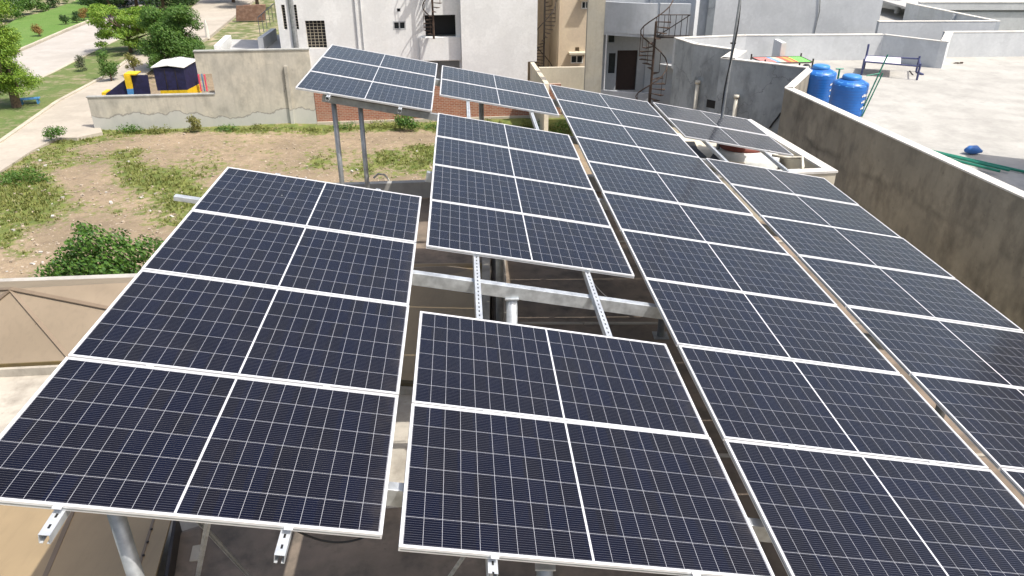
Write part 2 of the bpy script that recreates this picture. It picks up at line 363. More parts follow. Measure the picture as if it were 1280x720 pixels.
# patches of weeds seen in the lot, in photo pixels: x, y, rx, ry, strength
PATCH = [(30, 270, 60, 34, .9), (20, 235, 50, 25, 1.2), (60, 195, 50, 14, .8), (100, 172, 45, 9, 1.1), (160, 205, 28, 22, .75), (190, 225, 40, 22, .75), (235, 245, 35, 28, .75), (210, 270, 38, 18, .6),
         (140, 262, 25, 10, .45), (260, 205, 30, 12, .5), (345, 212, 28, 10, .5), (400, 205, 24, 11, .4), (500, 200, 42, 20, 1.), (530, 190, 30, 12, .9), (455, 215, 25, 10, .7), (250, 162, 160, 6, 1.1), (450, 160, 130, 7, .9), (620, 155, 120, 8, .9),
         (690, 160, 60, 20, 1.2), (35, 318, 26, 8, .7), (90, 322, 30, 8, .4), (300, 190, 300, 6, .22), (330, 178, 60, 4, .3), (0, 300, 25, 15, .8)]
def cover(X, Y):
    # back-project ground points to photo pixels so that the weed patches lie where they grow
    dz = GZ - CAMZ; zc = Y * C_ - dz * S_; yc = -Y * S_ - dz * C_
    zc = np.maximum(zc, .5); px = 640 + FPX * X / zc; py = 360 + FPX * yc / zc
    m_ = np.zeros_like(X)
    for a, b_, rx, ry, s in PATCH: m_ += s * np.exp(-(((px - a) / rx) ** 2 + ((py - b_) / ry) ** 2) * 1.1)
    return np.clip(m_, 0, 1.1) * (.2 + 1.3 * fb(X, Y, 1.2, 3)) + (fb(X, Y, 2.6, 9) - .36) * .85
n1, n2 = 210, 170
xs = np.linspace(-48, 12, n1); ys = np.linspace(13, 52, n2); XX, YY = np.meshgrid(xs, ys); CV = cover(XX, YY)
ZZ = GZ + (fb(XX, YY, 2.2, 30) - .5) * .16 + (fb(XX, YY, .7, 40) - .5) * .06
me = bpy.data.meshes.new('ground_lot'); vs = np.stack([XX, YY, ZZ], -1).reshape(-1, 3)
fs = [(j * n1 + i, j * n1 + i + 1, (j + 1) * n1 + i + 1, (j + 1) * n1 + i) for j in range(n2 - 1) for i in range(n1 - 1)]
me.from_pydata(vs.tolist(), [], fs); ca = me.color_attributes.new('cover', 'FLOAT_COLOR', 'POINT')
cc = np.repeat(np.clip(CV, 0, 1).reshape(-1, 1), 4, 1); ca.data.foreach_set('color', cc.ravel()); me.materials.append(M['lot_ground'])
me.polygons.foreach_set('use_smooth', [True] * len(me.polygons))
gl = bpy.data.objects.new('ground', me); COL.objects.link(gl); tag(gl, 'bare dusty vacant lot with patches of weeds', kind='structure')
o = MB().face([(-900, -300, GZ - .12), (900, -300, GZ - .12), (900, 1500, GZ - .12), (-900, 1500, GZ - .12)]).build('terrain', 'far_scrub'); tag(o, 'scrubby open ground reaching to the distance', kind='structure')
def flat(name, pts, z, m, label, raw=None):
    P = raw or [lv(a, b, GZ + z) for a, b in pts]; P = [(p[0], p[1], GZ + z) for p in P]
    mb = MB().prism([(p[0], p[1]) for p in P], GZ - .3, GZ + z)
    o = mb.build(name, m); return tag(o, label, kind='structure')
# street along the lot, verge, road, lawn (lines surveyed from the photo)
flat('street', [(-160, 305), (-60, 245), (0, 214), (40, 188), (80, 168), (119, 143), (150, 115), (200, 80), (262, 45), (300, 14), (330, -10), (262, -10), (236, 12), (205, 42), (156, 78), (134, 94), (72, 127), (0, 178), (-160, 270)], .10, 'street', 'pale concrete street running past the vacant lot')
flat('verge', [(-160, 266), (0, 176), (72, 126), (134, 93), (156, 77), (205, 41), (236, 11), (262, -10), (220, -20), (185, 25), (150, 48), (107, 69), (67, 90), (30, 107), (0, 116), (-160, 170)], .14, 'verge', 'grass verge between street and road')
flat('road', [(-160, 172), (0, 117), (30, 108), (67, 91), (107, 70), (150, 49), (185, 26), (220, -20), (172, -14), (123, 24), (83, 40), (37, 60), (0, 75), (-160, 125)], .09, 'road', 'wide pale concrete road beyond the verge')
flat('lawn', [(-160, 122), (0, 73), (37, 57), (83, 37), (123, 21), (172, -16), (110, -16), (93, 2), (55, 15), (23, 22), (0, 36), (-160, 80)], .17, 'lawn', 'smooth green lawn beyond the road')
flat('path', [(-160, 40), (0, 14), (22, 9), (60, -12), (-160, -12)], .08, 'road', 'pale track beyond the lawn')
flat('driveway', [(62, 172), (92, 150), (119, 146), (128, 165), (96, 172)], .115, 'street', 'white concrete apron at the end of the lot wall')
def kerb(pts, z, label):
    mb = MB(); P = [lv(a, b, GZ + .12) for a, b in pts]
    for p, q in zip(P, P[1:]): mb.bar((p.x, p.y, GZ + z), (q.x, q.y, GZ + z), .22, .22)
    tag(mb.build('kerb', 'kerb'), label, kind='structure')
kerb([(-160, 123), (0, 74), (37, 58), (83, 38), (123, 22), (172, -15)], .13, 'raised kerb along the lawn')
kerb([(-100, 147), (0, 116.5), (30, 107.5), (67, 90.5), (107, 69.5), (150, 48.5), (185, 25.5)], .06, 'low kerb between verge and road')
kerb([(-100, 235), (0, 177), (72, 126.5), (134, 93.5), (156, 77.5), (205, 41.5)], .05, 'low kerb between verge and street')

# grass and weed tufts (uncountable)
def tufts(name, pts, m, size, label, nb=5):
    mb_v = []; mb_f = []
    for (x_, y_, z_, s) in pts:
        for k in range(nb):
            a = random.random() * 6.28; l = s * random.uniform(.6, 1.3); wd = s * .16; ox, oy = random.uniform(-.6, .6) * s, random.uniform(-.6, .6) * s
            dx, dy = math.cos(a), math.sin(a); ln = random.uniform(.1, .8) * l
            i = len(mb_v); bx_, by_ = x_ + ox, y_ + oy
            mb_v += [(bx_ - dy * wd, by_ + dx * wd, z_), (bx_ + dy * wd, by_ - dx * wd, z_), (bx_ + dx * ln + dy * wd * .5, by_ + dy * ln - dx * wd * .5, z_ + l * .8), (bx_ + dx * ln - dy * wd * .5, by_ + dy * ln + dx * wd * .5, z_ + l * .8)]
            mb_f.append((i, i + 1, i + 2, i + 3))
    me = bpy.data.meshes.new(name); me.from_pydata(mb_v, [], mb_f); me.materials.append(M[m]); o = bpy.data.objects.new(name, me); COL.objects.link(o)
    return tag(o, label, 'grass', kind='stuff')
N_ = 90000; gx = rng.uniform(-40, 8, N_); gy = rng.uniform(15, 38, N_); cv = cover(gx, gy)
keep = (rng.random(N_) < np.clip((cv - .42) * 1.5, 0, 1)) 
# keep the tufts off the street and inside what the lot shows
zc = gy * C_ - (GZ - CAMZ) * S_; pxx = 640 + FPX * gx / zc; pyy = 360 + FPX * (-gy * S_ - (GZ - CAMZ) * C_) / zc
streetline = np.interp(pxx, [-60, 0, 40, 80, 119, 128, 900], [247, 216, 190, 172, 168, 162, 154])
keep &= (pyy > streetline + 1) & (pxx > -60) & (pyy < 360)
gzz = GZ + (fb(gx, gy, 2.2, 30) - .5) * .16
pts = [(a, b_, c_, .05 + .07 * random.random() * min(1.3, max(.3, d * 1.2))) for a, b_, c_, d in zip(gx[keep], gy[keep], gzz[keep], cv[keep])]
tufts('grass', pts, 'weed', .1, 'weeds and short grass growing in patches on the vacant lot')
def strewn(name, m, n, label, s0, s1, region):
    mb = MB()
    for _ in range(n):
        a, b_ = random.uniform(*region[0]), random.uniform(*region[1])
        if b_ < np.interp(a, [0, 40, 80, 119, 900], [218, 192, 174, 168, 166]): continue
        p = lv(a, b_, GZ); s = random.uniform(s0, s1); an = random.random() * 3
        d = Vector((math.cos(an), math.sin(an), random.uniform(-.2, .2))) * s; e_ = Vector((-math.sin(an), math.cos(an), .1)) * s * random.uniform(.4, .9)
        z_ = GZ + float((fb(np.array([p.x]), np.array([p.y]), 2.2, 30)[0] - .5) * .16)
        mb.box(Vector((p.x, p.y, z_)), d, e_, Vector((random.uniform(-.3, .3) * s, 0, s * random.uniform(.2, .6))))
    tag(mb.build(name, m), label, name, kind='stuff')
strewn('rubble', 'stone', 900, 'small stones and clods scattered over the vacant lot', .03, .10, ((0, 540), (160, 345)))
strewn('scraps', 'litter', 70, 'pale scraps of litter strewn over the dusty lot', .04, .13, ((0, 540), (165, 345)))

# ================================================================= VEGETATION
def leaves(mb, c, r, n, s, flat_=.75, shell=.5):
    c = Vector(c)
    for _ in range(n):
        d = Vector((random.gauss(0, 1), random.gauss(0, 1), random.gauss(0, 1))).normalized(); rad = shell + (1 - shell) * random.random() ** .6
        p = c + Vector((d.x * r, d.y * r, d.z * r * flat_)) * rad
        nn = (d + Vector((random.gauss(0, .6), random.gauss(0, .6), random.gauss(.4, .5)))).normalized()
        a = nn.cross(Vector((random.random(), random.random(), random.random() + .1))).normalized(); b_ = nn.cross(a)
        l, w_ = s * random.uniform(.7, 1.4), s * random.uniform(.35, .6)
        mb.face([p - a * l, p - b_ * w_, p + a * l, p + b_ * w_], [(0, 0)] * 4)
def plant(name, base, label, cat, m, clumps, n, s, trunk=None, group=None, flat_=.75, limbs=True, bark='bark', shell=.5):
    t_ = thing(name, base, label, cat, group); base = Vector(base); cr = MB()
    for c, r_ in clumps: leaves(cr, base + Vector(c), r_, max(12, int(n * r_ * r_)), s, flat_, shell)
    cr.build('crown' if trunk else 'foliage', m, t_)
    if trunk:
        r0, h = trunk; tb = MB(); tb.tube([base - Vector((0, 0, .1)), base + Vector((r0 * .3, 0, h * .35)), base + Vector((-.3 * r0, .2 * r0, h * .7)), base + Vector((0, 0, h))], [r0 * 1.25, r0 * .95, r0 * .75, r0 * .4], 9)
        if limbs:
            for c, r_ in clumps[::2]:
                cv_ = Vector(c); tb.tube([base + Vector((0, 0, h * random.uniform(.35, .75))), base + cv_ * .6 + Vector((0, 0, .2 * h)), base + cv_], [r0 * .45, r0 * .28, r0 * .1], 6)
        tb.build('trunk', bark, t_)
    return t_
def cl(n, sx, sy, z0, z1, r0, r1, taper=0., seed=0):
    rd = random.Random(seed); out = []
    for _ in range(n):
        z = rd.uniform(z0, z1); k = 1 - taper * (z - z0) / (z1 - z0); a = rd.random() * 6.28; q = rd.random() ** .5
        out.append(((math.cos(a) * q * sx * k, math.sin(a) * q * sy * k, z), rd.uniform(r0, r1)))
    return out
def gp(px, py, z=GZ): return lv(px, py, z)
plant('feathery_tree', gp(22, 137), 'tall bright green feathery tree at the left edge beside a blue bench', 'tree', 'leaf_bright',
      cl(34, 1.2, 1.0, 1.1, 2.6, .4, .65, .1, 201) + cl(50, 1.05, 1., 2.2, 7.0, .4, .65, .55, 202) + [((-1.3, 0, 1.3), .5), ((1.4, 0, 1.55), .42)], 1500, .05, (.2, 5.6), flat_=.7, shell=.05)
plant('leafy_tree', gp(164, 68), 'spreading light green tree with airy crown over the road edge', 'tree', 'leaf_bright', cl(52, 2.5, 1.8, .8, 3.2, .45, .8, seed=3), 1100, .075, (.12, 2.2), flat_=.5, shell=.15)
plant('leafy_tree', gp(222, 88), 'dense dark green tree behind the navy hut', 'tree', 'leaf_mid', cl(60, 2.0, 1.5, .5, 3.7, .5, .9, .25, 5), 1100, .07, (.15, 2.4), shell=.25)
plant('sapling', gp(140, 103), 'young green sapling at the street edge left of the navy hut', 'tree', 'leaf_mid', cl(12, .55, .5, .5, 1.75, .22, .42, .2, 8), 1500, .055, (.05, 1.2), shell=.1)
plant('sapling', gp(170, 98), 'slim yellowish green sapling just behind the yellow slide post', 'tree', 'leaf_olive', cl(9, .4, .4, .7, 1.7, .2, .36, .2, 9), 1500, .05, (.045, 1.2), shell=.1)
plant('sapling', gp(196, 98), 'thin green sapling close to the left side of the navy hut', 'tree', 'leaf_mid', cl(9, .5, .4, .7, 1.5, .2, .34, .2, 19), 1300, .05, (.045, 1.1), shell=.1)
for k, (a, b_, mm, s_, lab) in enumerate([(140, 22, 'leaf_dark', 1.5, 'leftmost of the dark trees along the far side of the road'), (172, 14, 'leaf_dark', 1.8, 'dark tree behind the light green spreading tree'), (205, 16, 'leaf_dark', 1.6, 'dark tree with bare stems beside the distant road'),
                                          (292, 4, 'leaf_dark', 1.7, 'dark tree overhanging the small brick wall, left one'), (322, 10, 'leaf_dark', 1.6, 'dark tree against the white house, above the brick wall')]):
    plant('dark_tree', gp(a, b_), lab, 'tree', mm, cl(22, 1.5 * s_, 1.2 * s_, .9 * s_, 2.6 * s_, .5 * s_, .75 * s_, .2, 30 + k), 260, .13, (.16, 2. * s_), group='dark trees at the far side', shell=.25)
for k, (a, b_, mm, s_, lab) in enumerate([(50, 48, 'leaf_orange', .85, 'small orange tinged round shrub on the lawn, nearest the left tree'), (83, 33, 'leaf_dark', .75, 'small dark clipped shrub on a stem on the lawn'), (97, 31, 'leaf_dark', .8, 'low dark green shrub beside the kerb, second from the spreading tree'),
                                          (106, 28, 'leaf_orange', .85, 'orange green shrub at the kerb between two dark ones'), (115, 24, 'leaf_mid', .9, 'green shrub at the kerb next to the spreading tree'), (121, 21, 'leaf_olive', .7, 'small olive shrub tucked under the spreading tree')]):
    plant('lawn_shrub', gp(a, b_), lab, 'shrub', mm, cl(9, .42 * s_, .4 * s_, .55 * s_, 1.25 * s_, .28 * s_, .42 * s_, .2, 60 + k), 900, .06, (.045, .7 * s_), group='shrubs along the lawn', limbs=False, shell=.1)
for k, (a, b_, s_, lab) in enumerate([(12, 26, 1.9, 'big bush at the far left beyond the lawn'), (34, 17, 1.3, 'bush beyond the lawn, second from the left edge'), (53, 13, 1.0, 'bush beyond the lawn behind the dark round one'), (68, 8, 1.1, 'dark round bush beyond the lawn'), (82, 3, .8, 'small bush at the upper end of the lawn')]):
    plant('round_bush', gp(a, b_), lab, 'bush', 'leaf_mid' if k != 3 else 'leaf_dark', cl(12, .6 * s_, .6 * s_, .25 * s_, 1.25 * s_, .35 * s_, .55 * s_, .2, 80 + k), 420, .09, group='bushes beyond the lawn', shell=.3)
plant('verge_shrub', gp(103, 92), 'grey green upright shrub alone on the grass verge', 'shrub', 'leaf_grey', cl(9, .25, .25, .2, 1.1, .2, .3, .4, 91), 1200, .05, shell=.1)
plant('weed_clump', gp(72, 178), 'tall weed clump at the street end of the lot wall', 'weeds', 'leaf_mid', cl(8, .4, .3, .1, .7, .2, .35, .3, 92), 900, .05, group='weed clumps in the lot', shell=.3)
plant('weed_clump', gp(30, 228), 'broad dense weed clump on the street bank at the left', 'weeds', 'leaf_mid', cl(16, .9, .6, .0, .35, .22, .4, .2, 93), 700, .045, group='weed clumps in the lot', shell=.3)
plant('weed_clump', gp(243, 166), 'pale green weed bush standing against the concrete lot wall', 'weeds', 'leaf_olive', cl(10, .3, .2, .1, .8, .18, .3, .3, 94), 1200, .05, group='weed clumps in the lot', shell=.3)
plant('round_bush', gp(509, 163), 'dark round bush against the foot of the brick wall', 'bush', 'leaf_bush', cl(12, .42, .35, .2, .75, .25, .38, .2, 95), 1300, .05, shell=.3)
for k, (a, b_, s_, lab) in enumerate([(165, 165, .8, 'weeds below the navy slide, at the foot of the lot wall'), (200, 166, .8, 'weeds at the foot of the lot wall, left of the pale weed bush'), (285, 163, .7, 'weeds at the wall foot right of the pale weed bush'), (330, 162, .6, 'weeds under the tall part of the concrete wall'),
                                      (430, 160, .7, 'weeds at the brick wall between the two raised posts'), (480, 160, .9, 'weeds left of the dark round bush'), (535, 160, .9, 'weeds right of the dark round bush'), (610, 158, 1., 'weeds behind the far middle panels'), (690, 165, 1.4, 'bright weeds seen between the far middle panels and the long column'), (668, 160, 1.2, 'weeds beside the rail end behind the middle column')]):
    plant('weed_clump', gp(a, b_), lab, 'weeds', 'weed' if k % 2 else 'leaf_mid', cl(10, .9 * s_, .3, .0, .3 * s_, .15, .3, .2, 100 + k), 700, .045, group='weed clumps in the lot', shell=.3)
plant('leafy_bush', gp(140, 352), 'big dark glossy green bush growing just beyond the tan canopy', 'bush', 'leaf_bush',
      [((x_, y_, z_), r_) for x_, y_, z_, r_ in [(-1.4, 0, .5, .5), (-.9, .2, .9, .55), (-.3, 0, 1.3, .6), (.2, .3, 1.15, .5), (-.1, -.3, .7, .6), (.7, 0, .8, .55), (1.2, .1, 1.05, .5), (1.7, 0, .6, .5), (2.0, .2, .9, .4), (.4, -.4, .3, .6), (-1.0, -.3, .25, .45), (1.3, -.3, .35, .5), (-.5, .1, 1.65, .3), (1.9, -.2, 1.2, .3), (-1.9, .1, .2, .35), (.1, 0, .4, .8), (-.7, 0, .5, .7)]], 1300, .065, (.07, .9), shell=.3)

# ================================================================= LOT WALL, BRICK WALL
A0, A1 = gp(119, 163), gp(388, 155); ang = math.degrees(math.atan2(A1.y - A0.y, A1.x - A0.x)); WL = Wall(A0.x, A0.y, ang)
def wall_poly(mb, W, pts, th, out=0.):
    """polygon given in (u,z) of the wall, extruded backwards by th"""
    a = sum(pts[i][0] * pts[(i + 1) % len(pts)][1] - pts[(i + 1) % len(pts)][0] * pts[i][1] for i in range(len(pts)))
    if a < 0: pts = pts[::-1]
    f_ = [W.P(u, z, out) for u, z in pts]; b_ = [W.P(u, z, out - th) for u, z in pts]; n = len(pts)
    mb.face(f_, list(pts)); mb.face(b_[::-1], list(pts[::-1]))
    for k in range(n):
        j = (k + 1) % n; mb.face([f_[j], f_[k], b_[k], b_[j]], [(pts[j][0], pts[j][1]), (pts[k][0], pts[k][1]), (pts[k][0] + th, pts[k][1]), (pts[j][0] + th, pts[j][1])])
    return mb
def wp(W, pts): return [W.uv(*p) for p in pts]
tw = thing('lot_wall', A0, 'long weathered concrete wall of the vacant lot with a tall right part and a square opening', 'wall')
L_ = wp(WL, [(119, 122), (268, 121), (266, 92), (246, 92), (241, 92), (242, 66), (383, 62), (387, 75)]); uR = L_[-1][0]
zt, zo, zh = L_[0][1], L_[2][1], L_[5][1]; u0 = -.0
uo0, uo1 = WL.uv(247, 100)[0], WL.uv(266, 100)[0]; uh = WL.uv(243, 70)[0]
wall_poly(MB(), WL, [(0, GZ - .3), (uR, GZ - .3), (uR, zh + .03), (uh, zh), (uh, zo), (uo1, zo), (uo1, zt), (0, zt)], .22).build('wall', 'lot_wall', tw)
mb = MB(); wall_poly(mb, WL, [(-.04, zt), (uo1 - .02, zt), (uo1 - .02, zt + .05), (-.04, zt + .05)], .28, .03); wall_poly(mb, WL, [(uh - .03, zh + .03), (uR + .03, zh + .03), (uR + .03, zh + .09), (uh - .03, zh + .09)], .28, .03); mb.build('coping', 'lot_wall_grey', tw)
mb = MB(); uu = WL.uv(362, 120)[0]; mb.bar(WL.P(uu, WL.uv(358, 82)[1], .06), WL.P(uu, GZ, .06), .16, .10, WL.n); mb.build('pier', 'lot_wall', tw)
tb_ = thing('brick_wall', A1, 'low red brick wall at the back of the lot behind the raised panels', 'wall')
uB = WL.uv(700, 150)[0]; zb = WL.uv(600, 110)[1]
wall_poly(MB(), WL, [(uR + .02, GZ - .3), (uB, GZ - .3), (uB, zb + .1), (uR + 4, zb + .15), (uR + .02, zb)], .22).build('wall', 'brick', tb_)
wall_poly(MB(), WL, [(uR + .02, GZ - .3), (uB, GZ - .3), (uB, GZ + .12), (uR + .02, GZ + .1)], .1, .11).build('plinth', 'kerb', tb_)

# play hut and slides behind the lot wall
def wbox(mb, W, p0, p1, dep, out=0.):
    (ua, za), (ub, zb_) = W.uv(*p0), W.uv(*p1); return wall_poly(mb, W, [(ua, zb_), (ub, zb_), (ub, za), (ua, za)], dep, out)
HW = Wall(*(A0 + WL.n * -1.5 + WL.d * 4)[:2], ang)
base = HW.P(*(HW.uv(222, 122)[0], GZ))
th_ = thing('play_hut', base, 'navy play hut with a yellow lower band and white patched roof', 'hut')
(ua, za), (ub, zb_) = HW.uv(191, 85), HW.uv(236, 122); zy = HW.uv(210, 113)[1]
P_ = lambda u, z, o=0.: HW.P(u, z, o)
mb = MB(); mb.hexa([P_(ua, zy), P_(ub, zy), P_(ub + .25, zy, -1.5), P_(ua + .1, zy, -1.5)], [P_(ua, za), P_(ub, za - .05), P_(ub + .25, za + .05, -1.5), P_(ua + .1, za + .05, -1.5)]); mb.build('navy_panel', 'navy_sheet', th_)
mb = MB(); mb.hexa([P_(ua + .12, GZ), P_(ub, GZ), P_(ub + .25, GZ, -1.5), P_(ua + .15, GZ, -1.5)], [P_(ua + .12, zy), P_(ub, zy), P_(ub + .25, zy, -1.5), P_(ua + .15, zy, -1.5)]); mb.build('yellow_panel', 'yellow_paint', th_)
mb = MB(); um = (ua + ub) / 2; mb.hexa([P_(ua - .08, za + .01, .08), P_(um, za + .1, .08), P_(ub + .06, za - .02, .08), P_(ub + .33, za + .05, -1.6), P_(um + .2, za + .2, -1.6), P_(ua, za + .06, -1.6)], [P_(ua - .08, za + .05, .08), P_(um, za + .14, .08), P_(ub + .06, za + .02, .08), P_(ub + .33, za + .1, -1.6), P_(um + .2, za + .24, -1.6), P_(ua, za + .1, -1.6)]); mb.build('roof', 'white_paint', th_)
mb = MB()
for q in (.35, .7): mb.box(P_(ua + (ub - ua) * q, zy + .02, .004), HW.d * .03, Vector((0, 0, za - zy - .1)), HW.n * .02)
mb.build('seam_crease', 'dark_iron', th_)
ts = thing('play_slide', HW.P(HW.uv(150, 122)[0], GZ), 'navy panelled slide with a yellow and blue upright beside the lot wall', 'slide')
mb = MB(); wall_poly(mb, HW, wp(HW, [(133, 122), (133, 117), (157, 99), (162, 122)]), .7, .1); mb.build('side_panel', 'navy_sheet', ts)
mb = MB(); wall_poly(mb, HW, wp(HW, [(129, 123), (128, 115), (133, 115), (134, 123)]), .7, .12); mb.build('foot', 'yellow_paint', ts)
mb = MB(); wall_poly(mb, HW, wp(HW, [(156, 93), (164, 93), (167, 110), (160, 110)]), .15, .2); wall_poly(mb, HW, wp(HW, [(156, 91.5), (172, 91.5), (172, 93), (156, 93)]), .7, .18); mb.build('upright', 'yellow_paint', ts)
mb = MB(); wall_poly(mb, HW, wp(HW, [(160, 110), (167, 110), (169, 124), (163, 124)]), .15, .2); mb.build('upright_base', 'blue_paint', ts)
mb = MB(); wall_poly(mb, HW, wp(HW, [(163, 94), (184, 94), (189, 123), (168, 123)]), .08, .0); mb.build('end_panel', 'navy_sheet', ts)
tp = thing('small_slide', HW.P(HW.uv(253, 122)[0], GZ, -1), 'pink edged small slide with a light blue bed seen through the wall opening', 'slide')
W2 = Wall(*(HW.P(0, 0, -1.)[:2]), ang)
wbox(MB(), W2, (251, 92), (256, 114), .1).build('slide_bed', 'blue_paint', tp)
mb = MB(); wbox(mb, W2, (248.5, 93), (251, 114), .12, .06); wbox(mb, W2, (256, 93), (258.5, 114), .12, .06); mb.build('edge', 'pink_paint', tp)
# bench by the big tree
bb_ = gp(38, 134); tn = thing('bench', bb_, 'small blue bench under the tall tree at the left edge', 'bench')
d = Vector((.9, .3, 0)).normalized(); e_ = Vector((-d.y, d.x, 0))
MB().box(bb_ - d * .45 + Vector((0, 0, .38)), d * .95, e_ * .4, (0, 0, .06)).build('seat', 'blue_paint', tn, bevel=.01)
for q in (-.42, .36): MB().box(bb_ + d * q, d * .07, e_ * .38, (0, 0, .38)).build('leg', 'blue_paint', tn)

# ================================================================= WHITE HOUSE behind the lot
FA = 6
yb = lv(560, 150, GZ); WM = Wall(-4, 41.2, FA)      # main facade
t_ = thing('white_house', WM.P(0, GZ), 'large white rendered house behind the brick wall, filling the upper middle', 'house')
uL, uR1 = WM.uv(400, 60)[0], WM.uv(531, 60)[0]
def rect(W, p0, p1): (a, b_), (c, d_) = W.uv(*p0), W.uv(*p1); return a, d_, c, b_
def wall_with_holes(mb, W, u0, z0, u1, z1, holes, th, out=0.):
    """front wall split round rectangular openings (each u0,z0,u1,z1)"""
    us = sorted({u0, u1, *[h[0] for h in holes], *[h[2] for h in holes]}); zs = sorted({z0, z1, *[h[1] for h in holes], *[h[3] for h in holes]})
    for a, b_ in zip(us, us[1:]):
        run = None
        for c, d_ in zip(zs, zs[1:]):
            inside = any(a >= h[0] - 1e-6 and b_ <= h[2] + 1e-6 and c >= h[1] - 1e-6 and d_ <= h[3] + 1e-6 for h in holes)
            if inside:
                if run: wall_poly(mb, W, [(a, run[0]), (b_, run[0]), (b_, run[1]), (a, run[1])], th, out); run = None
            else: run = (run[0], d_) if run else (c, d_)
        if run: wall_poly(mb, W, [(a, run[0]), (b_, run[0]), (b_, run[1]), (a, run[1])], th, out)
    return mb
TOPZ = 4.6
h_small = rect(WM, (491, 26.5), (507.5, 37)); h_vent = rect(WM, (495.5, 10), (501, 15)); h_grill = rect(WM, (381, 26), (409, 60))
h_left = rect(WM, (351, 6), (359.5, 37)); h_left2 = rect(WM, (366, 6), (374, 37))
h_bal = rect(WM, (531, 19), (570, 46))
uS = WM.uv(346, 20)[0]; uEnd = WM.uv(577, 40)[0]; zLow = WM.uv(560, 76)[1]
mb = wall_with_holes(MB(), WM, uS, GZ, uEnd, TOPZ, [h_small, h_vent, h_grill, h_left, h_left2, h_bal, (WM.uv(533, 60)[0], zLow - 2.3, uEnd - .15, zLow)], .28)
mb.build('wall', 'white_wall', t_)
mb = MB(); wall_poly(mb, WM, [(uS, TOPZ - .1), (uEnd, TOPZ - .1), (uEnd, TOPZ), (uS, TOPZ)], 9, -.28); wall_poly(mb, WM, [(uS, GZ), (uEnd + 6, GZ), (uEnd + 6, TOPZ), (uS, TOPZ)], .2, -9.2); mb.build('roof', 'terrace_white', t_)
WB_ = Wall(*(WM.P(0, 0, .55)[:2]), FA)       # projecting right block
a0, a1 = WB_.uv(576.5, 40)[0], WB_.uv(671.5, 40)[0]; zc_ = WB_.uv(664, 77)[1]; ac = WB_.uv(659.5, 90)[0]
mb = MB(); wall_poly(mb, WB_, [(a0, GZ), (ac, GZ), (ac, zc_), (a1, zc_), (a1, TOPZ), (a0, TOPZ)], 9.3); mb.build('side_block', 'white_wall', t_)
# balcony front band
zb0, zb1 = WM.uv(545, 46.5)[1], WM.uv(545, 75)[1]
mb = MB(); wall_poly(mb, WM, [(WM.uv(524, 50)[0], zb1), (a0 - .02, zb1), (a0 - .02, zb0), (WM.uv(524, 50)[0], zb0)], .12, .14); mb.build('balcony', 'white_wall', t_)
# openings dark behind, frames and bars
def dark(W, h, dep, m='dark_opening'): return wall_poly(MB(), W, [(h[0] - .02, h[1] - .02), (h[2] + .02, h[1] - .02), (h[2] + .02, h[3] + .02), (h[0] - .02, h[3] + .02)], .02, -dep)
def frame(W, h, wd, out, n=1, dep=.06):
    mb = MB(); a, b_, c, d_ = h
    wall_poly(mb, W, [(a, b_), (c, b_), (c, b_ + wd), (a, b_ + wd)], dep, out); wall_poly(mb, W, [(a, d_ - wd), (c, d_ - wd), (c, d_), (a, d_)], dep, out)
    wall_poly(mb, W, [(a, b_ + wd), (a + wd, b_ + wd), (a + wd, d_ - wd), (a, d_ - wd)], dep, out); wall_poly(mb, W, [(c - wd, b_ + wd), (c, b_ + wd), (c, d_ - wd), (c - wd, d_ - wd)], dep, out)
    for k in range(1, n + 1):
        u_ = a + (c - a) * k / (n + 1); wall_poly(mb, W, [(u_ - wd / 2, b_ + wd), (u_ + wd / 2, b_ + wd), (u_ + wd / 2, d_ - wd), (u_ - wd / 2, d_ - wd)], dep, out)
    return mb
wn_ = frame(WM, h_small, .06, .01).build('window', 'window_frame', t_); dark(WM, h_small, .12, ).build('pane', 'dark_glass', wn_)
wn_ = frame(WM, h_vent, .03, .0, 0).build('vent', 'window_frame', t_); dark(WM, h_vent, .2).build('pane', 'dark_opening', wn_)
for h, nh, nv, mm in ((h_grill, 9, 5, 'kerb'), (h_left, 9, 1, 'kerb'), (h_left2, 9, 1, 'kerb')):
    dk = dark(WM, h, .27).build('window', 'dark_opening', t_); mb = MB()
    for k in range(nh + 1):
        z_ = h[1] + (h[3] - h[1]) * k / nh; mb.bar(WM.P(h[0], z_, -.1), WM.P(h[2], z_, -.1), .018, .018)
    for k in range(nv + 1):
        u_ = h[0] + (h[2] - h[0]) * k / nv; mb.bar(WM.P(u_, h[1], -.08), WM.P(u_, h[3], -.08), .02, .02, (0, 1, 0))
    mb.build('grille', mm, dk)
dark(WM, h_bal, .9).build('balcony_opening', 'dark_opening', t_)
wall_poly(MB(), WM, [(WM.uv(533, 60)[0], zLow - 2.3), (uEnd, zLow - 2.3), (uEnd, zLow), (WM.uv(533, 60)[0], zLow)], .03, -1.2).build('doorway', 'grey_balcony', t_)
mb = MB(); uq = WM.uv(446, 30)[0]; mb.tube([WM.P(uq, TOPZ, .05), WM.P(uq, GZ, .05)], .045, 6); mb.tube([WM.P(uq + .27, TOPZ, .05), WM.P(uq + .27, GZ, .05)], .03, 6); mb.build('drainpipe', 'pale_wall', t_)
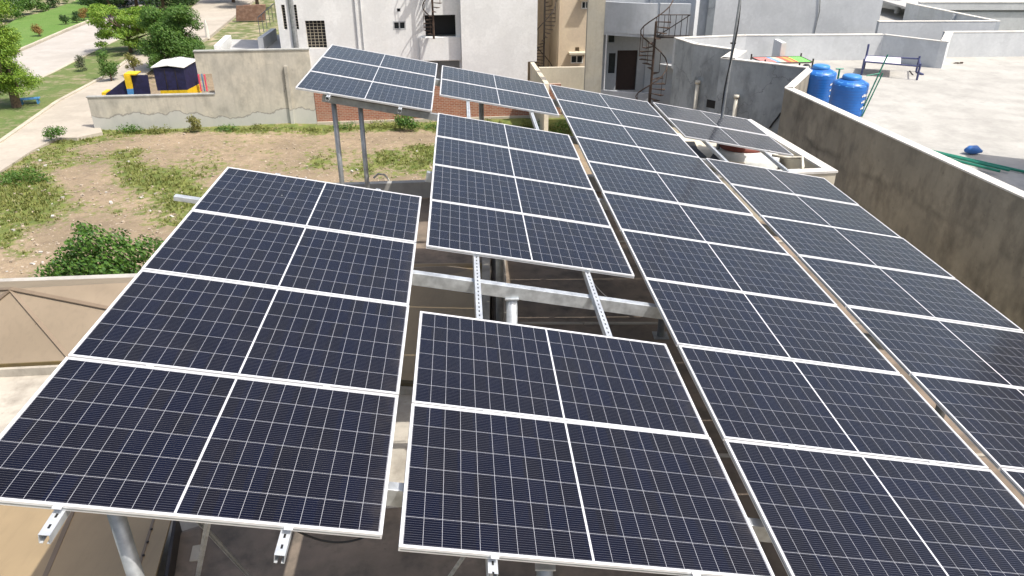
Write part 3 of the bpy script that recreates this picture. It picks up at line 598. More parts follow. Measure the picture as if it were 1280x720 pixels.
def spiral(name, c, z0, z1, rad, label, turns, m, ph=0., parts=True):
    c = Vector((c[0], c[1], 0)); s = thing(name, (c.x, c.y, z0), label, 'staircase', 'spiral staircases'); MB().tube([c + Vector((0, 0, z0)), c + Vector((0, 0, z1))], .055, 8).build('pole', m, s)
    n = int((z1 - z0) / .19); st = MB(); rl = []; bl = MB()
    for k in range(n):
        a = ph + k / n * turns * 6.283; z = z0 + (k + 1) * (z1 - z0) / n; a2 = a + turns * 6.283 / n * .9
        p0, p1, p2 = Vector((0, 0, 0)), Vector((math.cos(a), math.sin(a), 0)) * rad, Vector((math.cos(a2), math.sin(a2), 0)) * rad
        st.hexa([c + p0 + Vector((0, 0, z - .03)), c + p1 + Vector((0, 0, z - .03)), c + p2 + Vector((0, 0, z - .03))], [c + p0 + Vector((0, 0, z)), c + p1 + Vector((0, 0, z)), c + p2 + Vector((0, 0, z))])
        rl.append(c + p1 + Vector((0, 0, z + .85)))
        if k % 2 == 0: bl.tube([c + p1 + Vector((0, 0, z)), c + p1 + Vector((0, 0, z + .85))], .014, 5)
    st.build('step', m, s); bl.tube(rl, .026, 6); bl.build('railing', m, s); return s
pc = WM.P(WM.uv(541, 20)[0], 0, .62); spiral('spiral_staircase', pc, WM.uv(541, 46)[1], 4.4, .5, 'thin rusty spiral staircase in front of the white house balcony', 1.9, 'rusty_iron', 2.)
# terrace, ramp, rail and pole left of the white house
WT = Wall(*(WM.P(0, 0, 1.2)[:2]), FA)
tt = thing('porch', lv(320, 62, GZ), 'white raised porch and steps at the left end of the white house', 'porch')
def quadtop(mb, pxs, z, z0): P = [lv(a, b_, z) for a, b_ in pxs]; return mb.prism([(p.x, p.y) for p in P], z0, z)
zz = WM.uv(355, 45)[1] - .3
quadtop(MB(), [(286, 66), (384, 66), (384, 43), (347, 43), (325, 50), (290, 49)], zz - .5, GZ).build('platform', 'terrace_white', tt)
mb = MB(); a, b_ = lv(322, 50, zz), lv(339, 38, zz); mb.box(Vector((a.x, a.y, GZ)), (b_ - a), Vector((.25, .1, 0)), (0, 0, zz - GZ + .1)); a, b_ = lv(268, 62, zz - .4), lv(282, 49, zz - .4); mb.box(Vector((a.x, a.y, GZ)), (b_ - a), Vector((.3, .1, 0)), (0, 0, zz - GZ - .2)); mb.build('parapet', 'white_wall', tt)
mb = MB()
a, b_ = lv(325, 42, zz + .2), lv(345, 22, zz + .2)
for k in range(6): q = a.lerp(b_, k / 5); mb.tube([q - Vector((0, 0, .1)), q + Vector((0, 0, .8))], .018, 5)
mb.tube([a + Vector((0, 0, .8)), b_ + Vector((0, 0, .8))], .025, 5); mb.build('handrail', 'dull_steel', tt)
MB().box(WT.P(WT.uv(360.5, 30)[0], GZ, 0), WT.d * .18, WT.n * -.18, (0, 0, 6.5)).build('column', 'white_wall', tt)
q = WT.P(WT.uv(371, 58)[0], GZ, .0); o = MB().tube([q, q + Vector((-.05, 0, 7))], [.15, .13], 10).build('utility_pole', 'dull_steel', base=q); tag(o, 'dark steel pole standing on the porch of the white house', 'pole')
# small far brick wall, white post, parked thing
WS = Wall(*lv(313, 26, GZ)[:2], 4); o = wall_poly(MB(), WS, [(WS.uv(295, 26)[0], GZ), (WS.uv(331, 26)[0], GZ), (WS.uv(331, 6)[0], WS.uv(331, 6)[1]), (WS.uv(295, 7)[0], WS.uv(295, 7)[1])], .4).build('low_brick_wall', 'brick_dark'); tag(o, 'small square brown brick wall beside the far road, under dark trees', 'wall')
q = gp(260, 48); mb = MB(); mb.tube([q, q + Vector((0, 0, 1.1))], [.16, .12], 8); mb.tube([q + Vector((0, 0, 1.1)), q + Vector((0, 0, 1.45))], [.09, .03], 8); tag(mb.build('marker_post', 'parapet_top', base=q), 'short pale post at the street bend behind the dark tree', 'post')

# ================================================================= BEIGE HOUSE and its yard walls
WG = Wall(2.2, 44.5, FA); tg = thing('beige_house', WG.P(1.5, GZ), 'tall beige rendered house between the white house and the grey one', 'house')
g0, g1 = WG.uv(697, 40)[0], WG.uv(760, 40)[0]; hw = rect(WG, (714, 69.5), (729, 79)); hw = rect(WG, (713.5, 69), (728.5, 79)); hw2 = rect(WG, (727, 1.5), (737, 11)); hv = rect(WG, (719, 59), (724, 64))
wall_with_holes(MB(), WG, g0, GZ, g1, 5.5, [hw, hw2, hv], .25).build('wall', 'beige_wall', tg)
mb = MB(); wall_poly(mb, WG, [(g0 - 1.25, GZ), (g1, GZ), (g1, 5.5), (g0 - 1.25, 5.5)], .2, -3); mb.box(WG.P(g0, GZ, -.26), WG.d * .2, WG.n * -2.7, (0, 0, 9.7)); mb.box(WG.P(g0, 5.4, -.3), WG.d * (g1 - g0), WG.n * -2.7, (0, 0, .1)); mb.build('back_wall', 'beige_wall', tg)
mb = MB(); wall_poly(mb, WG, [(g0 + .05, 5.25), (g1 - .4, 5.25), (g1 - .4, 5.4), (g0 + .05, 5.4)], .9, .9); mb.build('roof_slab', 'beige_wall', tg)
for h in (hw, hw2):
    f_ = frame(WG, h, .05, .01).build('window', 'white_paint', tg); dark(WG, h, .1).build('pane', 'dark_glass', f_)
    wall_poly(MB(), WG, [(h[0] - .15, h[3] + .1), (h[2] + .15, h[3] + .1), (h[2] + .15, h[3] + .2), (h[0] - .15, h[3] + .2)], .45, .45).build('hood', 'cream_wall', tg)
dark(WG, hv, .15).build('vent', 'seam_crease', tg)
MB().tube([WG.P(g0 + .08, 5, .05), WG.P(g0 + .08, GZ, .05)], .04, 6).build('drainpipe', 'beige_wall', tg)
spiral('spiral_staircase', WG.P(WG.uv(681, 40)[0], 0, -.2), GZ + .2, 4.8, .62, 'black spiral staircase in the gap right of the white house', 2.2, 'dark_iron', .5)
WY = Wall(2.5, 40.3, FA); o = wall_poly(MB(), WY, [(WY.uv(674, 90)[0], GZ), (WY.uv(745, 90)[0], GZ), (WY.uv(745, 84)[0], WY.uv(731, 84)[1]), (WY.uv(674, 84)[0], WY.uv(680, 84.5)[1])], .2).build('yard_wall', 'cream_wall'); tag(o, 'cream yard wall below the beige house window', 'wall')
a, b_ = lv(669, 78, WY.uv(680, 84)[1] + .35), lv(688, 105, WY.uv(680, 84)[1] + .35); mb = MB(); mb.box(Vector((a.x - .25, a.y, GZ)), Vector((b_.x - a.x, b_.y - a.y, 0)), Vector((.2, .1, 0)), (0, 0, a.z - GZ)); tag(mb.build('side_wall', 'cream_wall'), 'cream boundary wall running toward the panels right of the white house', 'wall')

# ================================================================= GREY HOUSE with curved balcony
WC = Wall(4.3, 34.6, 2)
tc_ = thing('grey_house', WC.P(2, GZ), 'grey rendered house with a curved balcony and recessed dark doorway', 'house')
c0, c1, c2, c3 = [WC.uv(x_, 60)[0] for x_ in (733, 754, 815, 846)]
za, zbm = WC.uv(780, 0)[1] + 2.5, WC.uv(780, 45)[1]
wall_poly(MB(), WC, [(c0, GZ), (c1, GZ), (c1, 3.8), (c0, 3.8)], .35).build('pier', 'yellowed_render', tc_)
# curved balcony parapet: arc bulging toward the camera
def arc(u0, u1, bulge, n=14):
    return [(u0 + (u1 - u0) * k / n, bulge * math.sin(math.pi * (k / n) * .5 + 0) ** 1.0) for k in range(n + 1)]
ac_ = arc(c1, c2 - .05, .75); mb = MB()
zt0 = WC.uv(760, 2)[1]; zb_l, zb_r = WC.uv(757, 40)[1], WC.uv(800, 47)[1]
for (u_, o_), (u2, o2) in zip(ac_, ac_[1:]):
    mb.hexa([WC.P(u_, zb_l, o_), WC.P(u2, zb_l, o2), WC.P(u2, zb_l, o2 - .15), WC.P(u_, zb_l, o_ - .15)], [WC.P(u_, zt0, o_), WC.P(u2, zt0, o2), WC.P(u2, zt0, o2 - .15), WC.P(u_, zt0, o_ - .15)])
mb.build('balcony_front', 'grey_balcony', tc_)
mb = MB(); poly = [(WC.P(u_, 0, o_ - .02)[0], WC.P(u_, 0, o_ - .02)[1]) for u_, o_ in ac_] + [tuple(WC.P(c2, 0, -2.2)[:2]), tuple(WC.P(c1, 0, -2.2)[:2])]; mb.prism(poly, zb_l - .12, zb_l - .003); mb.build('balcony_floor', 'grey_balcony', tc_)
# lower curved wall
mb = MB(); zl1 = WC.uv(780, 112)[1]
for (u_, o_), (u2, o2) in zip(ac_, ac_[1:]):
    mb.hexa([WC.P(u_, GZ, o_), WC.P(u2, GZ, o2), WC.P(u2, GZ, o2 - .15), WC.P(u_, GZ, o_ - .15)], [WC.P(u_, zl1, o_), WC.P(u2, zl1, o2), WC.P(u2, zl1, o2 - .15), WC.P(u_, zl1, o_ - .15)])
mb.build('curved_wall', 'grey_balcony', tc_)
WD = Wall(*(WC.P(0, 0, -1.4)[:2]), 2)
hd = rect(WD, (772, 63), (794, 113)); hw = rect(WD, (760, 65), (769.5, 93)); hs = rect(WD, (761, 43), (768, 53))
wall_with_holes(MB(), WD, c1 - .2, GZ, c3 + .2, 4, [hd, hw, hs], .2).build('recess_wall', 'grey_balcony', tc_)
dark(WD, hd, .12).build('door', 'door_dark', tc_); f_ = frame(WD, hw, .05, .01, 0).build('window', 'grey_balcony', tc_); dark(WD, hw, .1).build('pane', 'dark_glass', f_)
dark(WD, hs, .12).build('small_window', 'dark_glass', tc_)
MB().tube([WC.P(c1 + .12, zb_l - .1, .02), WC.P(c1 + .12, GZ, .02)], .035, 6).build('drainpipe', 'pale_wall', tc_)
# right wing: wall oblique to the left, with hood
p0, p1 = WC.P(c2 + .05, 0, .75), WC.P(c3 + .15, 0, -1.2)
WR = Wall(p1.x, p1.y, 0)
mb = MB(); mb.box(Vector((p0.x, p0.y, zb_l - .05)), Vector((1.25, -.15, 0)), Vector((.0, .2, 0)), (0, 0, zt0 - zb_l + .05)); mb.build('balcony_end', 'grey_balcony', tc_)
mb = MB(); q0 = WC.P(WC.uv(813, 100)[0], 0, -1.35); q1 = WC.P(WC.uv(858, 100)[0], 0, .3); dq = q1 - q0; mb.box(Vector((q0.x, q0.y, GZ)), dq, Vector((.2, .2, 0)), (0, 0, 2.6 + 4)); mb.build('side_wall', 'pale_wall', tc_)
hq = q0.lerp(q1, .45); nn = Vector((dq.y, -dq.x, 0)).normalized(); zh_ = WC.uv(830, 84)[1]
mb = MB(); mb.box(Vector((hq.x, hq.y, zh_)) + nn * .0, dq * .4, nn * .5, (0, 0, .1)); mb.build('hood', 'pale_wall', tc_)
mb = MB(); mb.box(Vector((hq.x, hq.y, zh_ - .85)) + nn * .004 + dq * .2, dq * .12, nn * .02, (0, 0, .7)); mb.build('window', 'dark_glass', tc_)
# tall upper storey behind
WU = Wall(6.2, 37.5, -14); wall_poly(MB(), WU, [(0, GZ), (WU.uv(886, 20)[0], GZ), (WU.uv(886, 20)[0], 5), (0, 5)], .3).build('upper_wall', 'grey_balcony', tc_)
mb = MB(); q = WU.P(WU.uv(884, 20)[0], 0, .15); mb.box(Vector((q.x, q.y, GZ)), Vector((.3, -.1, 0)), Vector((.1, .3, 0)), (0, 0, 9)); mb.build('corner_pier', 'grey_render', tc_)
pc = WC.P(WC.uv(809, 80)[0], 0, 1.15); spiral('spiral_staircase', pc, GZ + 1, WC.uv(811, 22)[1], .62, 'rusty spiral staircase outside the grey curved balcony', 1.6, 'rusty_iron', 2.6)
mb = MB(); q = Vector((pc.x, pc.y, zb_l)); 
for k in range(6): mb.tube([q + Vector((.1 + k * .24, 0, 0)), q + Vector((.1 + k * .24, 0, .85))], .015, 5)
mb.tube([q + Vector((.05, 0, .85)), q + Vector((1.4, 0, .85))], .022, 5); mb.tube([q + Vector((.1, 0, 0)), q + Vector((1.4, 0, .85))], .022, 5); mb.box(q + Vector((.0, -.25, -.05)), (1.45, 0, 0), (0, .5, 0), (0, 0, .05))
tag(mb.build('landing_rail', 'dark_iron'), 'dark iron landing with rails at the head of the stair by the curved balcony', 'railing')
# big pale wall behind the neighbour's terrace
WP_ = Wall(9.2, 36.6, -1); o = thing('pale_house', WP_.P(3, GZ), 'pale grey blank walled house behind the terrace', 'house')
pa, pb = WP_.uv(893, 20)[0], WP_.uv(1098, 30)[0]; wall_poly(MB(), WP_, [(pa, GZ), (pb, GZ), (pb, 5.5), (pa, 5.5)], 6).build('wall', 'pale_wall', o)
mb = MB(); q = WP_.uv(1022, 20)[0]; mb.tube([WP_.P(q, 5, .03), WP_.P(q - .05, 1.9, .04), WP_.P(q + .04, 1.2, .04), WP_.P(q - .02, .2, .03)], .022, 5); mb.build('cable', 'dull_steel', o)

# ================================================================= NEIGHBOUR'S HOUSE with the terrace
TZ, PZ = -.3, .7
C0 = lv(981, 111, PZ); C1 = lv(1228, 225, PZ); dW = (C1 - C0).normalized(); C2 = C0 + dW * 26
D0 = lv(1009, 86, PZ); E0 = lv(901, 73.5, PZ); F0 = lv(917, 63, PZ); F1 = lv(868, 56, PZ); F2 = lv(845, 48.5, PZ); F3 = lv(933, 45, PZ); F4 = lv(1105, 44, PZ); F5 = lv(1176, 52.5, PZ); F6 = lv(1182, 41, PZ); F7 = Vector((32, 34.2, PZ)); F8 = Vector((32, -3, PZ))
ring = [C2, C0, D0, E0, F0, F1, F2, F3, F4, F5, F6, F7, F8]
tn_ = thing('terrace_house', Vector((14, 24, GZ)), 'neighbouring house with a wide sunlit concrete roof terrace and stained parapets', 'house')
MB().prism([(p.x, p.y) for p in ring], GZ, TZ).build('terrace_floor', 'terrace', tn_)
cen = Vector((18, 22, 0))
def para(a, b_, th=.22, m='grey_render', name='parapet', z0=GZ, inward=None, ext=0.):
    a2, b2 = Vector((a.x, a.y, 0)), Vector((b_.x, b_.y, 0)); d_ = (b2 - a2).normalized(); n_ = Vector((-d_.y, d_.x, 0))
    if inward is not None and n_.dot(inward) < 0: n_ = -n_
    mb = MB(); mb.box(a2 - n_ * .004 - d_ * ext + Vector((0, 0, z0)), b2 - a2 + d_ * ext * 2, n_ * th, (0, 0, PZ - z0)); return mb.build(name, m, tn_)
def cop(a, b_, th=.24, inward=None, z=PZ, ext=.0):
    a2, b2 = Vector((a.x, a.y, 0)), Vector((b_.x, b_.y, 0)); d_ = (b2 - a2).normalized(); n_ = Vector((-d_.y, d_.x, 0))
    if n_.dot(inward) < 0: n_ = -n_
    mb = MB(); mb.box(a2 - n_ * .015 - d_ * ext + Vector((0, 0, z + .002)), b2 - a2 + d_ * ext * 2, n_ * th, (0, 0, .035)); mb.build('coping', 'parapet_top', tn_)
I = Vector((1, .2, 0))
para(C0, C2, .22, 'brown_wall', inward=I); cop(C0, C2, .26, I)
para(C0, D0, .2, 'brown_wall', inward=Vector((.8, -.4, 0))); cop(C0, D0, .24, Vector((.8, -.4, 0)))
for a, b_, inw in ((E0, D0, Vector((.3, 1, 0))), (E0, F0, Vector((1, -.2, 0))), (F1, F0, Vector((0, 1, 0))), (F2, F1, Vector((1, .5, 0)))):
    para(a, b_, .2, inward=inw); cop(a, b_, .24 if (a, b_) != (E0, F0) else .5, inw)
B_ = Vector((0, -1, 0))
for a, b_, mm, th in ((F2, F3, 'pale_wall', .2), (F3, F4, 'pale_wall', .2), (F4, F5, 'pale_wall', .15), (F6, F7, 'pale_wall', .2)):
    para(a, b_, th, mm, inward=-B_, z0=TZ - .2); cop(a, b_, th + .03, -B_)
para(F5, F6, .25, 'pale_wall', inward=Vector((1, 0, 0)), z0=TZ - .2); cop(F5, F6, .3, Vector((1, 0, 0)))
p0 = lv(974, 78, TZ); mb = MB(); q = lv(966, 84, TZ); q2 = lv(974, 47, PZ); mb.box(Vector((q2.x - .2, q2.y - 1.0, TZ)), (.2, 0, 0), (0, 1.0, 0), (0, 0, .95)); mb.build('buttress', 'pale_wall', tn_)
# roof-head room off to the right that throws the shade over the near terrace
a = lv(1203, 190, TZ); hR = 6.2; kx, ky = -SUN.x / SUN.z, -SUN.y / SUN.z
sx, sy = a.x - kx * hR, a.y - ky * hR
b_ = lv(1280, 206, TZ); b2_ = lv(1236, 228, TZ); dd = Vector((b_.x - a.x, b_.y - a.y, 0)).normalized(); nr = Vector((dd.y, -dd.x, 0))
if nr.y > 0: nr = -nr
MB().prism([(sx, sy), (sx + dd.x * 8, sy + dd.y * 8), (sx + 12, sy - 9), (sx + 3 * (b2_.x - a.x), sy + 3 * (b2_.y - a.y))], TZ, TZ + hR).build('stair_room', 'pale_wall', tn_)
# drain pipes, vent hole on the grey wall
GW = Wall(E0.x, E0.y, math.degrees(math.atan2(D0.y - E0.y, D0.x - E0.x))); GW2 = Wall(F1.x, F1.y, math.degrees(math.atan2(F0.y - F1.y, F0.x - F1.x)))
def pipe(W, px, py, lab):
    p = W.at(px, py, .12); mb = MB(); mb.tube([p, p - Vector((0, 0, 3))], .075, 10); mb.tube([p + Vector((0, 0, -.02)), p + Vector((0, 0, .1))], .1, 10); q = Vector((p.x, p.y, p.z + .02)); mb.tube([q, q - W.n * .25], .07, 8)
    mb.build('drainpipe', 'cream_pipe', tn_, smooth=True)
pipe(GW2, 872, 104, ''); pipe(GW, 920.5, 122, '')
h = rect(GW2, (884, 124), (894, 136)); wall_poly(MB(), GW2, [(h[0], h[1]), (h[2], h[1]), (h[2], h[3]), (h[0], h[3])], .02, .012).build('vent', 'dark_opening', tn_)
h = rect(GW2, (842, 52), (845, 58)); 
p = GW.at(975, 140, .05); mb = MB(); mb.tube([GW.at(976, 141, .05), GW.at(972, 147, .08), GW.at(966, 154, .06), GW.at(962, 160, .05)], .03, 6); mb.build('cable', 'black_rubber', tn_)

# second terrace further right
t2 = thing('far_terrace_house', Vector((22, 40, GZ)), 'white terraced house at the upper right with a pointed parapet corner', 'house')
Wf = Wall(14, 34.9, 1.5); z2 = Wf.uv(1150, 27.5)[1]
u0, u1 = Wf.uv(1098, 29)[0], Wf.uv(1246, 25)[0]
wall_poly(MB(), Wf, [(u0 + .03, GZ), (u1, GZ), (u1, z2), (u0 + .03, z2)], .2).build('wall', 'pale_wall', t2)
q0, q1 = lv(1133, 4, z2), Wf.P(u1, z2); mb = MB(); dq = q1 - q0; nq = Vector((-dq.y, dq.x, 0)).normalized(); nq = nq if nq.y > 0 else -nq
mb.box(Vector((q0.x, q0.y, z2 - 1.1)), Vector((dq.x, dq.y, 0)), nq * .2, (0, 0, 1.1)); mb.build('parapet', 'grey_balcony', t2)
mb = MB(); mb.box(Vector((q0.x, q0.y, z2 + .002)) - nq * .01, Vector((dq.x, dq.y, 0)), nq * .22, (0, 0, .03)); mb.box(Wf.P(u0 + .02, z2 + .002, .01), Wf.d * (u1 - u0), Wf.n * -.24, (0, 0, .03)); mb.build('coping', 'parapet_top', t2)
qm = q0.lerp(q1, .55); MB().box(Vector((qm.x, qm.y, z2 - 1.08)), (.2, 0, 0), Vector((-.1, -.35, 0)), (0, 0, 1.05)).build('pier', 'grey_balcony', t2)
MB().prism([(Wf.P(u0, 0, -.2).x, Wf.P(u0, 0, -.2).y), (Wf.P(u1, 0, -.2).x, Wf.P(u1, 0, -.2).y), (q0.x + 3, q0.y + 14), (q0.x - 10, q0.y + 14)], GZ, z2 - 1.1).build('floor', 'terrace', t2)
Wg = Wall(19, 42, 0); zg1, zg0 = Wg.uv(1200, 3.5)[1], Wg.uv(1200, 12.5)[1]
wall_poly(MB(), Wg, [(Wg.uv(1150, 5)[0], zg0), (36, zg0), (36, zg1), (Wg.uv(1150, 5)[0], zg1)], .2).build('far_parapet', 'pale_wall', t2)
wall_poly(MB(), Wg, [(Wg.uv(1150, 5)[0], zg1 + .002), (36, zg1 + .002), (36, zg1 + .04), (Wg.uv(1150, 5)[0], zg1 + .04)], .25, .02).build('coping', 'parapet_top', t2)
wall_poly(MB(), Wg, [(Wg.uv(1150, 5)[0], GZ), (36, GZ), (36, zg0 - .12), (Wg.uv(1150, 5)[0], zg0 - .12)], .2, -.1).build('far_wall', 'pale_wall', t2)
mb = MB(); mb.box(Wg.P(Wg.uv(1150, 5)[0], zg0 - .12, -.2), Wg.d * 15, Wg.n * -6.6, (0, 0, .1)); mb.build('far_floor', 'terrace_white', t2)
Wh = Wall(19, 49, 0); wall_poly(MB(), Wh, [(-4, GZ), (36, GZ), (36, 4.0), (-4, 4.0)], .2).build('back_wall', 'grey_balcony', t2)
q = lv(1122, 12, z2 - .9); mb = MB(); mb.tube([(q.x, q.y, z2 - 1.1), (q.x, q.y, z2 + 2)], .16, 10); mb.build('pillar', 'pale_wall', t2)

# water tanks
def tank(px, py, s, lab, dirn):
    p = lv(px, py, TZ); r_ = .56 * s; H = 1.22 * s; t_ = thing('water_tank', p, lab, 'water tank', 'blue water tanks on the terrace')
    prof = [(r_ * .96, 0), (r_, .05)]
    for k in range(9):
        z = .10 + k * .090 * s; prof += [(r_, z), (r_ * 1.008, z + .022 * s), (r_ * 1.008, z + .038 * s), (r_, z + .06 * s)]
    prof += [(r_, H * .80), (r_ * .97, H * .84), (r_ * .62, H * .92), (r_ * .45, H * .94), (r_ * .45, H * .955)]
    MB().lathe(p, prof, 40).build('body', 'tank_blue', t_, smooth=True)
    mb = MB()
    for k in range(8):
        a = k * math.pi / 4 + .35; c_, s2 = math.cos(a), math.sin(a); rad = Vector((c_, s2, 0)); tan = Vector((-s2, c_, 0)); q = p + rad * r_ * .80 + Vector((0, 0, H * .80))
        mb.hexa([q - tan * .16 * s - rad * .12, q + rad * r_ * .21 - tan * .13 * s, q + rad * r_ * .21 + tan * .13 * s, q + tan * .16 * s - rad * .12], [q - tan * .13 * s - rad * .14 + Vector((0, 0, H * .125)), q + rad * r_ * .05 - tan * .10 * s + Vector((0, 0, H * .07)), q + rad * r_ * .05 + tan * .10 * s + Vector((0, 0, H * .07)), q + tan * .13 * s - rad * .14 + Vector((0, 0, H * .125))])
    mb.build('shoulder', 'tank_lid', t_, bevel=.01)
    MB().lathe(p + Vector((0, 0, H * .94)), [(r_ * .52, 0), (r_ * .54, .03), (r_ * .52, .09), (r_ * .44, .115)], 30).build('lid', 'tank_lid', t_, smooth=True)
    mb = MB()
    for row, zz_ in enumerate((.66, .46, .26)):
        for k in range(7 if row < 2 else 3):
            a = -1.18 + (k + row * .4) * .085; rad = Vector((math.cos(a), math.sin(a), 0)); tan = Vector((-rad.y, rad.x, 0)); q = p + rad * r_ * 1.022 + Vector((0, 0, zz_ * s + .01 * (k % 2)))
            mb.box(q, tan * .035, Vector((0, 0, .05 + .02 * (k % 3))), rad * .004)
    mb.build('lettering', 'white_paint', t_)
    return t_
tank(1019, 126, .93, 'left blue water tank, nearer the grey wall corner', 0); tank(1056, 142, .95, 'right blue water tank, with white lettering, beside the green pipe', 0)
q = lv(1002, 118, TZ); tag(MB().lathe((q.x, q.y, TZ), [(.12, 0), (.14, .1), (.14, .95), (.08, 1.02)], 14).build('black_drum', 'black_rubber', smooth=True), 'dark drum half hidden left of the blue tanks', 'drum')
# green pipework at the tank
a, b_ = lv(1074, 143, TZ + .1), lv(1090, 80, TZ + 1.5); a = lv(1074, 146, TZ); mb = MB(); top = Vector((a.x + .42, a.y - .1, TZ + 1.9)); mb.tube([a, top], .022, 6); mb.tube([a + Vector((.08, 0, 0)), a + Vector((.40, -.08, 1.35))], .02, 6); mb.tube([top - Vector((.12, 0, .55)), top - Vector((.5, 0, .62))], .02, 6)
tag(mb.build('plumbing_pipe', 'green_pipe'), 'thin green water pipe leaning beside the right blue tank', 'pipe')
q = lv(1047, 100, TZ + .9); mb = MB(); mb.tube([(q.x, q.y, TZ), (q.x, q.y, TZ + 1.25)], .03, 6); mb.tube([(q.x - .12, q.y, TZ + 1.25), (q.x + .12, q.y, TZ + 1.25)], .025, 6); tag(mb.build('tap_pipe', 'green_pipe'), 'short green tap pipe standing behind the two blue tanks', 'pipe')
# string beds
def cot(px4, lab, h, wmat, fm, tiltz=(0, 0, 0, 0)):
    P = [lv(a, b_, TZ + h) for a, b_ in px4]; c_ = sum(P, Vector()) / 4; t_ = thing('string_bed', (c_.x, c_.y, TZ), lab, 'string bed')
    mb = MB()
    for k in range(4): mb.tube([P[k], P[(k + 1) % 4]], .03, 7)
    mb.build('frame', fm, t_)
    for k in range(4): MB().tube([(P[k].x, P[k].y, TZ), (P[k].x, P[k].y, P[k].z + .14)], .032, 7).build('leg', fm, t_)
    up = Vector((0, 0, .012)); mb = MB(); mb.face([P[0] + up, P[1] + up, P[2] + up, P[3] + up], [(0, 0), (1, 0), (1, 1), (0, 1)]); mb.face([P[3] - up, P[2] - up, P[1] - up, P[0] - up], [(0, 1), (1, 1), (1, 0), (0, 0)]); mb.build('webbing', wmat, t_)
    return t_
cot([(956, 79), (1016, 78), (1001, 71), (939, 72)], 'string bed woven in red, blue, orange and lime strips by the parapet', .42, 'woven_colour', 'dark_iron')
# second bed: white webbing on dark blue frame
P = [lv(1080, 77, TZ + .5), lv(1150, 83, TZ + .5), lv(1149, 73.5, TZ + .5), lv(1083, 70, TZ + .5)]
t_ = thing('string_bed', (P[0].x, P[0].y, TZ), 'dark blue iron string bed with pale pink white webbing and one high post', 'string bed')
mb = MB()
for k in range(4): mb.tube([P[k], P[(k + 1) % 4]], .03, 7)
mb.build('frame', 'bed_iron', t_)
for k in range(4): MB().tube([(P[k].x, P[k].y, TZ), (P[k].x, P[k].y, P[k].z + (.45 if k == 3 else .1))], .04, 7).build('leg', 'bed_iron', t_)
m0, m1 = P[0].lerp(P[1], .66), P[3].lerp(P[2], .66); up = Vector((0, 0, .01)); mb = MB(); mb.hexa([P[0] - up, m0 - up, m1 - up, P[3] - up], [P[0] + up, m0 + up, m1 + up, P[3] + up]); mb.build('webbing', 'cloth_strip_white', t_)
# poles and a blue bundle on the terrace
a = lv(1157, 187, TZ + .05)
for k, (b1, b2, lab) in enumerate([((1157, 187), (1300, 219), 'longest green plastic pipe lying on the terrace, furthest from the wall'), ((1166, 190), (1262, 213), 'green pipe lying in the middle of the heap'), ((1188, 199), (1250, 214), 'short green pipe lying nearest the parapet')]):
    p, q = lv(*b1, TZ + .05 + .03 * k), lv(*b2, TZ + .05 + .03 * k); tag(MB().tube([p, q], .035, 7).build('plastic_pipe', 'green_pipe'), lab, 'pipe', 'green pipes lying on the terrace')
p = lv(1215, 193, TZ); mb = MB(); mb.tube([p + Vector((-.22, .02, .1)), p + Vector((-.1, 0, .13)), p + Vector((.08, .03, .12)), p + Vector((.24, -.02, .08))], [.04, .11, .12, .03], 10); tag(mb.build('blue_bundle', 'tarp_blue', smooth=True), 'small blue bundle lying above the green pipes on the terrace', 'bundle')
p, q = lv(1137, 89, TZ), lv(1141, 94, TZ); tag(MB().tube([p, q], .03, 6).build('loose_stick', 'dark_iron'), 'short stick lying below the end of the white string bed', 'stick')
p, q = lv(1146, 91, TZ), lv(1153, 94, TZ); tag(MB().bar(p + Vector((0, 0, .03)), q + Vector((0, 0, .03)), .1, .05).build('sandal', 'bed_iron'), 'dark blue sandal lying right of the stick on the terrace', 'sandal')
mb = MB()
for k in range(7): p = lv(1197 + random.uniform(-5, 5), 79 + random.uniform(-1, 1), TZ); mb.box(p, Vector((random.uniform(.05, .15), .03, 0)), Vector((0, .06, 0)), (0, 0, .03))
tag(mb.build('leaf_litter', 'rusty_iron'), 'few brown dry leaves lying by the far terrace parapet', 'leaves', kind='stuff')

# ================================================================= OUR HOUSE: roof, ledges, canopies, tank room
e1 = Vector((.990, .139, 0)); e2 = Vector((-.139, .990, 0))
ledge0, ledge1 = lv(340, 231, .35), lv(640, 221, .35)
dl = (ledge1 - ledge0).normalized(); lc = ledge0 - dl * .4; rc = ledge0 + dl * 12.6
lA = lv(-260, 358, .35); lB = lv(190, 341, .35); dlb = (lB - lA).normalized()
stepP = lB + dlb * .15
roof = [(lA.x, lA.y), (stepP.x, stepP.y), (lc.x, lc.y), (5.62, 17.75), (5.79, 18.3), (6.40, 14.44), (9.05, -2), (-14, -2)]
# floor of the roof: sunlit left and shaded right put into two base colours
th2 = thing('rooftop_house', Vector((0, 6, GZ)), 'flat roofed house that carries the solar panels, with low roof ledges', 'house')
MB().prism(roof, GZ, -.12).build('wall', 'cream_wall', th2)
xs_ = lv(650, 440, 0).x
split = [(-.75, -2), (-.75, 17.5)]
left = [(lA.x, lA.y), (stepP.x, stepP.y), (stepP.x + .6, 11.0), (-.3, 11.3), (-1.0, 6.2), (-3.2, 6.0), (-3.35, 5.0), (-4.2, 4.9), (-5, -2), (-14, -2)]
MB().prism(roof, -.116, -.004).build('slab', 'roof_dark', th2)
MB().prism(left, -.003, .004).build('lit_floor', 'roof_slab', th2)
mb = MB(); inn = Vector((dl.y, -dl.x, 0))
mb.box(Vector((ledge0.x, ledge0.y, -.01)) - dl * .4, dl * 11.3, inn * .16, (0, 0, .36)); mb.build('far_ledge', 'roof_ledge', th2)
